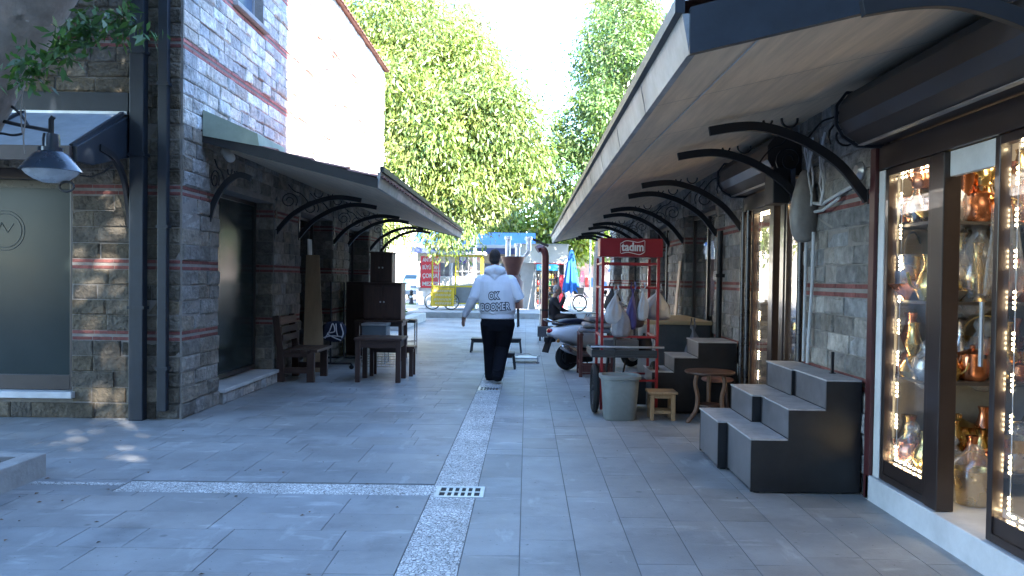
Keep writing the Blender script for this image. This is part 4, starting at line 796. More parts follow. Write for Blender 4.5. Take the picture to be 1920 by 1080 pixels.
hb = thing('chair_frame', 'thin upturned metal chair legs on top of the upper cabinet', 'chair frame', (-2.5, 14, 1.876)); b = MB()
b.tube([(-2.58, 14.0, 1.877), (-2.58, 14.0, 2.22), (-2.44, 14.0, 2.22), (-2.44, 14.0, 1.877)], .008, 6, (0, 1, 0)); b.tube([(-2.56, 14.15, 1.877), (-2.56, 14.15, 2.16), (-2.44, 14.15, 2.16), (-2.44, 14.15, 1.877)], .008, 6, (0, 1, 0)); b.bar((-2.58, 14.0, 1.99), (-2.44, 14.0, 1.99), .012); obj('tube', b, M_iron, hb)
gb = thing('metal_box', 'grey metal box under the cabinet table', 'box', (-2.55, 13.4, 0)); b = MB().box((-2.72, 13.2, .36), (-2.32, 13.6, .66)); obj('body', b, mat('blue_grey_box', (.12, .15, .17), .4), gb, bevel=.008); b = MB().box((-2.73, 13.19, .64), (-2.31, 13.61, .675)); obj('lid', b, M_galv, gb, bevel=.004)
b = MB(); [b.bar((x, y, 0), (x, y, .36), .025) for x in (-2.7, -2.34) for y in (13.22, 13.58)]; obj('stand', b, M_galv, gb)
st = thing('steel_stool', 'chrome framed stool with black seat beside the cabinet table', 'stool', (-2.0, 15.0, 0)); b = MB().box((-2.34, 14.8, .60), (-2.06, 15.1, .66)); obj('seat', b, M_plastic, st, bevel=.01); b = MB()
for x in (-2.33, -2.07):
    for y in (14.81, 15.09): b.tube([(x, y, 0), (x, y, .6)], .012, 8)
b.tube([(-2.33, 14.81, .25), (-2.07, 14.81, .25), (-2.07, 15.09, .25), (-2.33, 15.09, .25), (-2.33, 14.81, .25)], .009, 6); obj('frame', b, M_chrome, st)
bx = thing('wire_crate', 'shiny wire crate on the ground under the tables', 'crate', (-2.3, 12.9, 0)); b = MB()
for z in (.02, .1, .18): b.tube([(-2.62, 12.7, z), (-2.1, 12.7, z), (-2.1, 13.1, z), (-2.62, 13.1, z), (-2.62, 12.7, z)], .006, 6)
for i in range(9):
    for y in (12.7, 13.1): b.tube([(-2.62+.065*i, y, .02), (-2.62+.065*i, y, .18)], .004, 5)
obj('wire', b, M_chrome, bx)
b = MB().box((-3.3, 14.6, 0), (-2.9, 15.2, 1.35)); b.box((-3.28, 14.59, .05), (-2.92, 14.6, 1.3)); tag(obj('dark_crate', b, M_dwoodz, bevel=.01), 'tall dark wooden crate in the shade behind the stacked cabinets', 'crate')
# low stools in the middle of the street
for lab, x0, y0, s, h in (('black plastic stool left of the walking man', -1.08, 15.55, .33, .27), ('black plastic stool right of the walking man near the silver tray', -.40, 15.5, .30, .28), ('nearest black plastic stool half hidden behind the walking man', -.47, 12.75, .29, .26)):
    t = table('plastic_stool', lab, 'stool', x0, x0+s, y0, y0+s, h, .035, .03, M_plastic, M_plastic, .05, 0, splay=.03, inset=.01)
tr_ = thing('steel_tray', 'low silver tray stand with arched handle on the paving', 'tray stand', (0, 13.9, 0)); b = MB().box((-.20, 13.72, .07), (.20, 14.1, .095)); obj('tray', b, M_galv, tr_, bevel=.004)
b = MB(); flatbar(b, smoothpts([(-.24, .12), (-.15, .125), (0, .165), (.12, .13), (.24, .12)]), 'x', 13.74, .03, .012); obj('handle', b, M_chrome, tr_)
for x in (-.20, .20):
    b = MB().box((x-.012, 13.72, .012), (x+.012, 13.9, .12)); o = obj('leg', b, M_galv, tr_); b = MB().box((x-.03, 13.71, 0), (x+.03, 13.78, .0115)); obj('foot', b, M_rubber, o)
# round low table with curved legs, stool with round seat
rt = thing('round_table', 'low round dark table with curved wooden legs', 'table', (1.93, 8.25, 0)); c = Vector((1.90, 8.25, 0))
obj('top', MB().lathe([(.0, .50), (.24, .50), (.255, .51), (.255, .525), (.245, .53), (.0, .53)], c, 32), M_dwood, rt, smooth=True)
for a in (R(200), R(320), R(80)):
    d = Vector((math.cos(a), math.sin(a), 0)); b = MB().chain([c+d*r+Vector((0, 0, z)) for r, z in smoothpts([(.15, .50), (.17, .40), (.14, .26), (.16, .12), (.25, .012)])], .022, 8); obj('leg', b, wood('mid_wood', (.16, .085, .05), .5, 'Z'), rt, smooth=True)
obj('shelf', MB().lathe([(.0, .17), (.13, .17), (.13, .185), (.0, .185)], c, 20), M_dwood, rt)
rs_ = thing('round_stool', 'small round stool with pinkish seat behind the low round table', 'stool', (2.02, 8.55, 0)); c = Vector((2.06, 8.58, 0))
obj('seat', MB().lathe([(.0, .38), (.15, .38), (.17, .395), (.165, .415), (.0, .425)], c, 28), mat('pink_seat', (.32, .16, .13), .45), rs_, smooth=True)
for a in range(4): d = Vector((math.cos(a*pi/2+.6), math.sin(a*pi/2+.6), 0)); b = MB().chain([c+d*.11+Vector((0, 0, .385)), c+d*.16+Vector((0, 0, .01))], .016, 8); obj('leg', b, M_dwoodz, rs_, smooth=True)
# ================================================================ grey bin
def sq(rx, ry, z, c, n=28, e=.55): return [Vector((c[0]+rx*abs(math.cos(a))**e*(1 if math.cos(a) >= 0 else -1), c[1]+ry*abs(math.sin(a))**e*(1 if math.sin(a) >= 0 else -1), z)) for a in [2*pi*i/n for i in range(n)]]
c = (.985, 8.36); bi = thing('waste_bin', 'large grey plastic bin in front of the red cart', 'bin', (*c, 0)); M_bin = mat('grey_green_plastic', (.24, .26, .25), .45, var=.12, stain=.25)
b = MB().loft([sq(.155, .15, .0, c), sq(.165, .16, .012, c), sq(.195, .185, .43, c), sq(.185, .175, .43, c), sq(.15, .14, .03, c)]); obj('body', b, M_bin, bi, smooth=True)
b = MB().loft([sq(.196, .186, .425, c), sq(.215, .205, .43, c), sq(.217, .207, .462, c), sq(.19, .18, .466, c), sq(.186, .176, .44, c)]); obj('rim', b, M_bin, bi, smooth=True)
# ================================================================ red snack cart
ct = thing('snack_cart', 'red steel snack cart frame with lettered sign box on top', 'cart', (1.12, 8.9, 0)); X0, X1, YF, YB = .80, 1.425, 8.60, 9.25
for x in (X0, X1-.03):
    for y in (YF, YB): b = MB().box((x, y, .05 if y == YF else .3), (x+.03, y+.03, 1.70)); obj('post', b, M_red, ct, bevel=.003)
b = MB()
for z in (1.62, 1.36, .83, .36):
    b.box((X0+.031, YF+.004, z), (X1-.031, YF+.026, z+.022))
    if z != .83: b.box((X0+.031, YB+.004, z), (X1-.031, YB+.026, z+.022))
    for x in (X0, X1-.03): b.box((x+.004, YF+.031, z), (x+.026, YB-.001, z+.022))
obj('rail', b, M_red, ct)
sgn_ = MB().box((X0-.025, YF-.03, 1.702), (X1+.025, YF+.25, 1.90)); so = obj('sign_box', sgn_, mat('red_sign', (.26, .014, .022), .35, var=.1), ct, bevel=.008)
wt = mat('white_letter', (.75, .72, .70), .5)
o = obj('lettering', place(text_mb('tadım', .125, .004, .004, width=.24), (1.125, YF-.033, 1.805)), wt, so)
b = MB(); flatbar(b, smoothpts([(1.0, 1.845), (1.05, 1.872), (1.12, 1.868), (1.18, 1.858), (1.25, 1.878)]), 'x', YF-.033, .004, .007); flatbar(b, smoothpts([(1.0, 1.735), (1.07, 1.75), (1.14, 1.738), (1.2, 1.728), (1.25, 1.752)]), 'x', YF-.033, .004, .007)
b.box((.992, YF-.035, 1.74), (.996, YF-.031, 1.85)); b.box((1.252, YF-.035, 1.755), (1.256, YF-.031, 1.875)); obj('wavy_border', b, wt, so)
b = MB().box((X0-.10, YF-.05, .62), (X1-.02, YB, .645)); b.box((X0-.10, YF-.05, .646), (X1-.02, YF-.03, .70)); b.box((X0-.10, YB-.02, .646), (X1-.02, YB, .70)); b.box((X0-.10, YF-.029, .646), (X0-.08, YB-.021, .70)); obj('tray', b, mat('dark_grey_metal', (.05, .052, .055), .45, metal=.3), ct, bevel=.003)
b = MB().tube([(X0-.11, YF-.06, .735), (X1+.05, YF-.06, .735)], .012, 8); obj('push_bar', b, M_galv, ct, smooth=True)
def wheel(par, c, r, axis, tyre=.03, spokes=10, mr=M_chrome, nm='wheel', mt=M_rubber, sw=.005, world=True):
    c = Vector(c); ax = Vector(axis).normalized(); u = ax.orthogonal().normalized(); v = ax.cross(u)
    cir = lambda rr, off=0: [c+ax*off+(u*math.cos(a*pi/16)+v*math.sin(a*pi/16))*rr for a in range(33)]
    w = MB().tube(cir(r-tyre), tyre, 8, ax); o = obj(nm, w, mt, par, smooth=True, world=world)
    w = MB().tube(cir(r-2*tyre), tyre*.5, 6, ax)
    for i in range(spokes): a = 2*pi*i/spokes; w.tube([c+(u*math.cos(a)+v*math.sin(a))*.02, c+(u*math.cos(a)+v*math.sin(a))*(r-2*tyre)], sw, 5)
    w.lathe([(.0, -.03), (.03, -.03), (.03, .03), (.0, .03)], c, 12, axis=ax); obj('rim', w, mr, o, smooth=True, world=world); return o
wheel(ct, (X0-.045, 8.72, .27), .27, (1, 0, 0), .035, 12, M_iron); wheel(ct, (X1+.03, 9.05, .27), .27, (1, 0, 0), .035, 12, M_iron)
b = MB().box((X0+.04, YF+.1, .646), (X1-.2, YB-.1, .80)); obj('drawer', b, mat('grey_tin', (.16, .16, .17), .4, metal=.4), ct, bevel=.008)
b = MB().chain([(.93, 8.57, .02), (.95, 8.56, .7), (.93, 8.58, 1.3)], .012, 8); tag(obj('broom_handle', b, M_iron, smooth=True), 'thin dark pole standing against the front of the red cart', 'pole')
def bag(label, p, w, h, m, dep=.7, top=.25, seed=1, name='plastic_bag', lean=0):
    rs = random.Random(seed); t = thing(name, label, 'bag', p); b = MB(); n = 36; rings = []; ph = [rs.uniform(0, 6.28) for _ in range(8)]; am = [rs.uniform(.5, 1) for _ in range(8)]
    prof = ((.35, 0), (.78, .02), (.97, .1), (1, .22), (.96, .36), (.84, .5), (.62, .63), (.40, .74), (.22, .83), (.13, .88), (.17, .92), (.30, .96), (.34, 1.0))
    for f, z in prof:
        ring = []
        for i in range(n):
            a = 2*pi*i/n; sqf = 1/max(abs(math.cos(a)), abs(math.sin(a))); k = 1+(sqf-1)*.45*(1-z)
            k *= 1+.10*am[0]*math.sin(2*a+ph[0]+2*z)+.09*am[1]*math.sin(3*a+ph[1]-3*z)+.05*am[2]*math.sin(5*a+ph[2]+7*z)+(.05+.14*z)*am[3]*math.sin(9*a+ph[3]+1.5*math.sin(5*z))*min(1, z*2+.2)
            ring.append(Vector((p[0]+lean*z+.1*w*math.sin(3*z+ph[4])+math.cos(a)*w/2*f*k, p[1]+math.sin(a)*w/2*dep*f*k, p[2]+h*z+.035*h*math.sin(2*a+ph[5])*(1-abs(2*z-1))+.03*h*math.sin(3*a+ph[6])*(z > .95))))
        rings.append(ring)
    b.loft(rings); obj('body', b, m, t, smooth=2, sub=1); c = MB(); x = p[0]+lean+.1*w*math.sin(3+ph[4])
    for s in (-1, 1): c.loft([[Vector((x+s*(.012+.03*q/4)*(1 if q < 3 else .5)-.008, p[1]+.004*s, p[2]+h*(.93+.06*q))), Vector((x+s*(.012+.03*q/4)*(1 if q < 3 else .5)+.008, p[1]-.004*s, p[2]+h*(.93+.06*q))), Vector((x+s*(.012+.03*q/4)*(1 if q < 3 else .5), p[1]+.006, p[2]+h*(.93+.06*q)))] for q in range(5)])
    obj('handle', c, m, t); return t
M_wbag = mat('white_plastic_bag', (.40, .40, .42), .35, var=.15, bump=.9, bscale=14); M_pbag = mat('purple_plastic_bag', (.05, .04, .16), .35, var=.3, bump=.9, bscale=12); M_gbag = mat('grey_plastic_bag', (.20, .19, .21), .4, var=.3, bump=.9, bscale=12)
bag('white plastic bag hanging on the red cart next to the left post', (.945, 8.56, .98), .17, .36, M_wbag, seed=3)
bag('grey plastic bag hanging under the white one on the red cart', (1.0, 8.56, .84), .20, .38, M_gbag, seed=4)
bag('purple plastic bag hanging in the middle of the red cart', (1.125, 8.57, .92), .13, .44, M_pbag, seed=5)
bag('small white twisted bag hanging right of the purple bag', (1.24, 8.58, 1.02), .13, .35, M_wbag, seed=6)
bag('brown filled sack hanging behind the purple bag', (1.2, 8.78, .93), .16, .4, mat('brown_bag', (.09, .07, .065), .5, bump=.8, bscale=12), seed=8)
bag('big bulging white bag tied to the right post of the red cart', (1.45, 8.80, 1.02), .30, .34, M_wbag, dep=.9, seed=7)
bag('black bag hanging at the top left of the red cart', (.93, 8.8, 1.12), .19, .26, M_plastic, seed=9)
t_ = vessel('bowl', 'tin bowl standing on the grey drawer of the red cart', (1.02, 8.85, .801), TIN, 1.1); del t_['group']
t_ = vessel('pot', 'dark lidded pot standing on the tray of the red cart', (1.31, 8.9, .646), mat('sooty_metal', (.05, .045, .045), .4, metal=.6), 1.2); del t_['group']
b = MB().box((1.05, 9.0, .05), (1.36, 9.22, .34)); tag(obj('crate', b, M_plastic, bevel=.01), 'black plastic crate on the ground under the red cart', 'crate')
b = MB().tube([(.9, 8.62, .68), (.86, 8.58, .5), (.9, 8.56, .35), (.98, 8.6, .3), (1.05, 8.7, .4), (1.1, 8.75, .6)], .012, 8); tag(obj('hose', b, M_rubber, smooth=True), 'black hose hanging in a loop under the tray of the red cart', 'hose')
# counter with wooden top
co = thing('counter', 'grey counter with pale wooden top behind the red cart', 'counter', (1.95, 10.8, 0))
b = MB().box((1.62, 10.0, .0), (2.30, 11.6, .90)); obj('body', b, mat('slate_panel', (.085, .09, .095), .4, var=.2, stain=.2), co, bevel=.006)
b = MB().box((1.46, 9.93, .905), (2.31, 11.7, .95)); obj('top', b, wood('beech_top', (.50, .36, .20), .5, 'X', .15), co, bevel=.006); b = MB().box((1.60, 9.985, .0), (1.625, 10.0, .9)); obj('corner_trim', b, M_galv, co)
o = vessel('pot', 'large brown copper pot standing on the wooden counter top', (1.66, 10.3, .951), mat('aged_copper', (.20, .08, .05), .45, metal=.6), 1.5); o['group'] = ''; del o['group']
bag('clear grey sack leaning against the counter front', (2.05, 9.86, .35), .26, .55, M_gbag, seed=12, name='plastic_sack')
# wooden armchair piled with cushions
ac = thing('wooden_armchair', 'reddish brown wooden armchair piled with folded cushions by the scooter', 'armchair', (1.0, 12.1, 0)); M_rw = wood('reddish_wood', (.11, .03, .022), .45, 'Z')
for x in (.79, 1.25):
    for y in (11.85, 12.4): b = MB().box((x, y, 0), (x+.05, y+.05, .62)); obj('leg', b, M_rw, ac, bevel=.004)
    b = MB().box((x-.005, 11.80, .621), (x+.055, 12.45, .65)); obj('armrest', b, M_rw, ac, bevel=.004)
b = MB()
for z in (.04, .18): b.box((.841, 11.86, z), (1.249, 11.885, z+.03)); b.box((.805, 11.901, z), (.83, 12.399, z+.03))
b.box((.841, 11.865, .075), (1.249, 11.88, .178)); obj('front_panel', b, M_rw, ac); b = MB().box((.842, 11.86, .3), (1.248, 12.44, .34)); obj('seat', b, M_dwood, ac, bevel=.004)
for i, (z, m_, lab) in enumerate(((.655, M_gbag, 'dark grey folded cushion lying on the armchair'), (.735, mat('pale_cushion', (.42, .36, .33), .9), 'pale folded cushion in the middle of the pile'), (.815, mat('grey_cushion', (.16, .15, .15), .9), 'grey folded cushion on top of the armchair pile'))):
    b = MB().cbox((1.03+.03*i, 12.1, z+.036), (.48-.05*i, .5, .065), Matrix.Rotation(.1*i-.1, 3, 'Z')); tag(obj('cushion', b, m_, smooth=True, bevel=.025), lab, 'cushion')
# ================================================================ scooter
sc_ = thing('scooter', 'white motor scooter with round chrome exhaust parked behind the red cart', 'scooter', (.656, 12.75, 0), R(30))
M_wp = mat('white_scooter_paint', (.88, .88, .88), .45, var=.04)
def ov(x, zc, w, h, n=16, e=.8): return [Vector((x, w*abs(math.cos(a))**e*(1 if math.cos(a) >= 0 else -1), zc+h*abs(math.sin(a))**e*(1 if math.sin(a) >= 0 else -1))) for a in [2*pi*i/n for i in range(n)]]
def lobj(nm, mb, m, p=None, **k): return obj(nm, mb, m, p or sc_, world=False, **k)
def tyre(x):
    w = MB().tube([(x+.155*math.cos(a*pi/16), 0, .215+.155*math.sin(a*pi/16)) for a in range(33)], .06, 10, (0, 1, 0)); o = lobj('wheel', w, M_rubber, smooth=True)
    w = MB().lathe([(.0, -.05), (.04, -.05), (.05, -.03), (.1, -.025), (.115, -.045), (.12, -.045), (.12, .045), (.1, .03), (.0, .04)], (x, 0, .215), 24, axis=(0, 1, 0))
    for i in range(5): a = 2*pi*i/5; w.bar((x+.03*math.cos(a), -.045, .215+.03*math.sin(a)), (x+.11*math.cos(a), -.045, .215+.11*math.sin(a)), .02, .014, up=(0, 1, 0))
    lobj('rim', w, M_galv, o, smooth=True)
tyre(0); tyre(1.28)
lobj('body', MB().loft([ov(-.36, .60, .04, .02), ov(-.33, .595, .12, .06), ov(-.22, .60, .19, .115), ov(-.02, .585, .235, .165), ov(.2, .56, .235, .195), ov(.4, .52, .19, .20), ov(.52, .46, .13, .17), ov(.56, .42, .08, .1)]), M_wp, smooth=True, sub=1)
lobj('seat', MB().loft([ov(-.27, .74, .07, .02), ov(-.22, .76, .12, .04), ov(0, .785, .14, .05), ov(.25, .775, .13, .05), ov(.42, .77, .11, .045), ov(.47, .75, .06, .02)]), mat('navy_seat', (.02, .024, .045), .4), smooth=True, sub=1)
b = MB().tube([(-.1, .12, .74), (-.36, .12, .80), (-.42, .06, .82), (-.42, -.06, .82), (-.36, -.12, .80), (-.1, -.12, .74)], .013, 8); lobj('grab_rail', b, M_chrome, smooth=True)
b = MB().box((.45, -.17, .25), (1.02, .17, .31)); b.box((.5, -.06, .311), (1.0, .06, .34)); lobj('floorboard', b, M_wp, bevel=.02)
lobj('leg_shield', MB().loft([[Vector((x+.0, y*w, z)) for y in (-1, -.6, -.2, .2, .6, 1)]+[Vector((x+.05, y*w*.96, z)) for y in (1, .6, .2, -.2, -.6, -1)] for x, z, w in ((1.0, .27, .17), (1.02, .45, .21), (1.0, .7, .22), (.96, .9, .17), (.94, .97, .1))]), M_wp, smooth=True, bevel=.008)
lobj('front_fender', MB().loft([ov(1.05, .36, .05, .03), ov(1.14, .42, .075, .05), ov(1.28, .455, .08, .05), ov(1.42, .39, .07, .05), ov(1.5, .29, .04, .03)]), M_wp, smooth=True, sub=1)
b = MB().tube([(.9, -.34, 1.03), (.98, -.12, 1.02), (.98, .12, 1.02), (.9, .34, 1.03)], .017, 8); lobj('handlebar', b, M_plastic, smooth=True); lobj('headset', MB().ell((1.0, 0, 1.02), (.1, .12, .075)), M_wp, smooth=True)
b = MB().tube([(1.02, 0, .95), (1.2, .06, .5), (1.28, .07, .215)], .022, 8); lobj('fork', b, M_galv, smooth=True)
lobj('exhaust', MB().chain([(.22, -.15, .27), (.05, -.16, .31), (-.12, -.165, .37), (-.19, -.165, .39)], [.03, .07, .075, .05], 14), M_chrome, smooth=True)
b = MB().box((-.1, -.09, .12), (.45, .09, .36)); lobj('engine', b, M_plastic, bevel=.03)
lobj('mudguard', MB().cbox((-.37, 0, .42), (.03, .16, .26), Matrix.Rotation(R(20), 3, 'Y')), M_plastic, bevel=.006); b = MB().cbox((-.33, 0, .5), (.16, .1, .08)); lobj('licence_bracket', b, M_plastic, bevel=.01)
lobj('tail_light', MB().ell((-.335, 0, .635), (.04, .07, .045)), mat('red_lens', (.4, .01, .02), .15, coat=.5), smooth=True); lobj('indicator', MB().ell((-.28, -.17, .49), (.03, .02, .03)), mat('amber_lens', (.5, .2, .05), .2), smooth=True)
b = MB().tube([(.95, .2, 1.05), (.93, .27, 1.2)], .006, 6); b.ell((.93, .28, 1.24), (.015, .05, .04)); lobj('mirror', b, M_plastic, smooth=True)
lobj('stand', MB().tube([(.3, -.1, .2), (.28, -.2, .01)], .012, 8), M_iron)
# ================================================================ people
M_skin = mat('skin', (.42, .24, .17), .55, var=.08); M_hair = mat('short_dark_hair', (.03, .022, .018), .8, var=.4, scale=40, bump=.8, bscale=120); M_hairg = mat('grey_hair', (.3, .29, .28), .8, var=.3, scale=40, bump=.6, bscale=120)
def hand(mb, wrist, direc, palmn, k=1.0, curl=.5, thumb=1):
    """palm, four bent fingers and a thumb; direc along the hand, palmn out of the palm"""
    d = Vector(direc).normalized(); n = Vector(palmn); n = (n-d*n.dot(d)).normalized(); s = d.cross(n)*thumb; W = Vector(wrist)
    mb.chain([W-d*.03*k, W+d*.02*k, W+d*.06*k, W+d*.095*k], [(.024*k, .02*k), (.034*k, .016*k), (.04*k, .015*k), (.036*k, .012*k)], 12, n)
    for i, (o, l) in enumerate(((.030, .074), (.010, .083), (-.011, .077), (-.030, .06))):
        b = W+d*.092*k+s*o*k; p = [b-d*.015*k]; dd = d; q = b
        for seg, (f, c) in enumerate(((.42, curl*.7), (.33, curl), (.25, curl*.8))): 
            dd = (dd+n*c*.55).normalized(); q = q+dd*l*f*k; p.append(q)
        mb.chain(p, [.0095*k, .0092*k, .0085*k, .0068*k], 8, n)
    b = W+d*.03*k+s*.03*k; t1 = b+(s*.8+d*.7+n*.25).normalized()*.04*k; t2 = t1+(s*.25+d*.95+n*.35).normalized()*.035*k; t3 = t2+(d+n*.5).normalized()*.025*k
    mb.chain([b-s*.012*k, t1, t2, t3], [.013*k, .0125*k, .011*k, .008*k], 8, n)
def lerp(a, b, t): return Vector(a)*(1-t)+Vector(b)*t
def limb(mb, a, b, c, r, n=14, ref=(0, 1, 0)): mb.chain([a, lerp(a, b, .5), b, lerp(b, c, .45), c], r, n, ref)
def torso(mb, rings, n=22):  # rings: centre, half width, half depth, right vector, forward vector
    out = []
    for c, a, b, rt, fw in rings: out.append([Vector(c)+Vector(rt)*a*math.cos(2*pi*i/n)+Vector(fw)*b*math.sin(2*pi*i/n) for i in range(n)])
    mb.loft(out)
def head_mb(mb, c, fw, up=(0, 0, 1), k=1.0):
    fw = Vector(fw).normalized(); up = Vector(up).normalized(); rt = fw.cross(up).normalized(); up = rt.cross(fw); c = Vector(c)
    Rm = Matrix((rt, fw, up)).transposed(); P = lambda x, y, z: c+(rt*x+fw*y+up*z)*k
    mb.ell(P(0, -.01, .02), (.076*k, .098*k, .105*k), 18, 13, Rm); mb.ell(P(0, .025, -.05), (.058*k, .068*k, .07*k), 16, 11, Rm); mb.ell(P(0, .06, -.095), (.028*k, .025*k, .02*k), 10, 7, Rm)
    mb.chain([P(0, .082, .03), P(0, .098, .0), P(0, .112, -.025), P(0, .092, -.036)], [.009*k, .011*k, .016*k, .01*k], 8)
    for s in (-1, 1):
        mb.ell(P(.077*s, -.012, -.008), (.012*k, .024*k, .034*k), 10, 7, Rm); mb.ell(P(.031*s, .078, .028), (.017*k, .012*k, .009*k), 8, 5, Rm); mb.chain([P(.014*s, .09, .043), P(.034*s, .086, .047), P(.052*s, .072, .04)], .007*k, 6)
        mb.ell(P(.04*s, .06, -.035), (.02*k, .02*k, .02*k), 8, 5, Rm)
    mb.chain([P(-.022, .08, -.062), P(0, .088, -.061), P(.022, .08, -.062)], .0075*k, 6); mb.chain([P(-.018, .078, -.074), P(0, .086, -.075), P(.018, .078, -.074)], .008*k, 6)
def hair_mb(mb, c, fw, up=(0, 0, 1), k=1.0, low=-.075):
    fw = Vector(fw).normalized(); up = Vector(up).normalized(); rt = fw.cross(up).normalized(); up = rt.cross(fw); c = Vector(c); P = lambda x, y, z: c+(rt*x+fw*y+up*z)*k; Rm = Matrix((rt, fw, up)).transposed()
    mb.ell(P(0, -.024, .036), (.0805*k, .096*k, .100*k), 20, 13, Rm); mb.ell(P(0, -.05, low+.04), (.068*k, .065*k, .055*k), 16, 9, Rm)
Xv, Yv, Zv = Vector((1, 0, 0)), Vector((0, 1, 0)), Vector((0, 0, 1))
def wld(M, mb): o = MB(); return o.merge(mb, M)
# ---------------------------------------------------------------- the man walking away in the printed hoodie
MX, MY = -.42, 11.2; Mm = Matrix.Translation((MX, MY, 0))
bd = MB(); hc = Vector((-.035, .02, 1.725)); head_mb(bd, hc, (.05, 1, -.12))
bd.chain([(-.03, .0, 1.42), (-.03, -.005, 1.56), (-.033, .005, 1.66)], [.07, .062, .06], 14)
torso(bd, [((0, 0, .86), .15, .1, Xv, Yv), ((0, 0, 1.0), .17, .12, Xv, Yv), ((-.01, 0, 1.3), .18, .12, Xv, Yv), ((-.02, 0, 1.44), .17, .09, Xv, Yv), ((-.03, 0, 1.5), .07, .06, Xv, Yv)])
eL, wL, eR, wR = (-.318, -.05, 1.185), (-.437, .02, .945), (.315, -.06, 1.19), (.20, .20, 1.16)
limb(bd, (-.2, 0, 1.42), eL, wL, [.055, .045, .042, .036, .028]); limb(bd, (.2, 0, 1.42), eR, wR, [.055, .045, .042, .036, .028])
hand(bd, Vector(wL)+Vector((-.005, .005, -.015)), (-.28, .12, -1), (.75, .6, 0), 1.0, .38, -1); hand(bd, Vector(wR)+Vector((-.01, .02, 0)), (-.35, .9, .15), (0, 0, 1), 1.0, .7, 1)
kL, aL, kR, aR = (-.088, .13, .50), (-.082, .20, .09), (.078, .10, .47), (.028, -.22, .155)
limb(bd, (-.1, 0, .88), kL, aL, [.075, .065, .05, .05, .035]); limb(bd, (.1, 0, .88), kR, aR, [.075, .065, .05, .05, .035])
man = blobbed('person', wld(Mm, bd), M_skin, None, voxel=.0052, smooth=2); tag(man, 'man in pale grey lettered hoodie and black trousers walking away down the street', 'person')
WM[man.name] = Matrix.Identity(4)
hm = MB(); hair_mb(hm, hc, (.05, 1, -.12)); blobbed('hair', wld(Mm, hm), M_hair, man, voxel=.007, smooth=3)
h = MB()
torso(h, [((.01, -.0, .885), .236, .165, Xv, Yv), ((.01, -.0, .90), .245, .172, Xv, Yv), ((.01, -.0, .955), .238, .168, Xv, Yv), ((.01, -.005, 1.0), .258, .182, Xv, Yv), ((.0, -.01, 1.12), .256, .182, Xv, Yv), ((-.01, -.015, 1.28), .248, .175, Xv, Yv), ((-.02, -.012, 1.40), .25, .15, Xv, Yv), ((-.025, -.008, 1.475), .215, .125, Xv, Yv), ((-.03, 0, 1.54), .1, .09, Xv, Yv)])
limb(h, (-.225, 0, 1.415), eL, (-.43, .015, .965), [.092, .082, .072, .064, .05], 16); limb(h, (.185, 0, 1.415), eR, (.22, .17, 1.165), [.092, .082, .074, .064, .05], 16)
h.chain([(-.43, .015, .975), (-.443, .02, .935)], [.052, .046], 14, (0, 1, 0))
# hood lying on the shoulders
h.chain([(-.155, .03, 1.50), (-.125, -.06, 1.555), (-.03, -.105, 1.575), (.065, -.06, 1.555), (.095, .03, 1.50)], [(.045, .05), (.058, .062), (.06, .07), (.058, .062), (.045, .05)], 14); h.chain([(-.11, -.07, 1.52), (-.03, -.115, 1.46), (.05, -.07, 1.52)], [.045, .05, .045], 12)
h.ell((-.03, -.09, 1.545), (.12, .065, .085), 16, 11)
# soft folds on the sleeves and above the hem
rs = random.Random(3)
for i in range(5): t = .12+.17*i; p = lerp(eL, (-.43, .015, .965), t); h.chain([p+Vector((-.055+.01*i, -.045, .02)), p+Vector((-.0, -.062+.008*i, -.012)), p+Vector((.055-.008*i, -.035, .018))], .011, 8)
for i in range(4): z = .965+.014*i; h.chain([(-.20+.03*i, -.125, z+.05), (-.05, -.172, z+.02*i), (.14, -.155, z+.035)], .012, 8)
M_hood = mat('pale_grey_fleece', (.74, .74, .76), .95, var=.06, scale=5, bump=.35, bscale=10)
ho = blobbed('hoodie', wld(Mm, h), M_hood, man, voxel=.0068, smooth=3)
tr = MB(); torso(tr, [((.02, .0, .72), .205, .14, Xv, Yv), ((.018, .0, .82), .238, .16, Xv, Yv), ((.015, 0, .91), .228, .155, Xv, Yv), ((.01, 0, .97), .19, .14, Xv, Yv)])
limb(tr, (-.095, 0, .83), kL, (-.08, .19, .045), [.135, .125, .104, .094, .084], 16); limb(tr, (.122, 0, .83), kR, (.03, -.225, .105), [.14, .13, .104, .092, .082], 16)
for i in range(4): z = .12+.05*i; tr.chain([(-.14, .12+.01*i, z), (-.08, .105, z-.015), (-.02, .12, z+.01)], .012, 8)
for i in range(4): tr.chain([(-.03+.01*i, -.23+.075*i, .19+.06*i), (.03, -.285+.075*i, .175+.06*i), (.09, -.23+.075*i, .2+.06*i)], .011, 8)
blobbed('trousers', wld(Mm, tr), mat('black_denim', (.007, .0075, .011), .9, var=.3, scale=10, bump=.3, spec=.15), man, voxel=.0075, smooth=3)
def shoe(par, heel, toe, m, k=1.0, up=Zv):
    H, T = Vector(heel), Vector(toe); d = (T-H).normalized(); L = (T-H).length; s = d.cross(Vector(up)).normalized(); u = s.cross(d); mb = MB()
    prof = ((-.02, .028, .045), (.0, .036, .06), (.07, .038, .065), (.14, .044, .05), (.2, .048, .036), (.25, .042, .028), (.275, .022, .018)); rings = []
    for y, w, h_ in prof: rings.append([H+d*y*L/.26+s*w*k*math.cos(2*pi*i/14)+u*(h_*(max(0, math.sin(2*pi*i/14))*1.35+min(0, math.sin(2*pi*i/14))*.35))*k for i in range(14)])
    mb.loft(rings); return obj('shoe', mb, m, par, smooth=2, sub=1)
M_shoe = mat('black_shoe', (.014, .013, .013), .5)
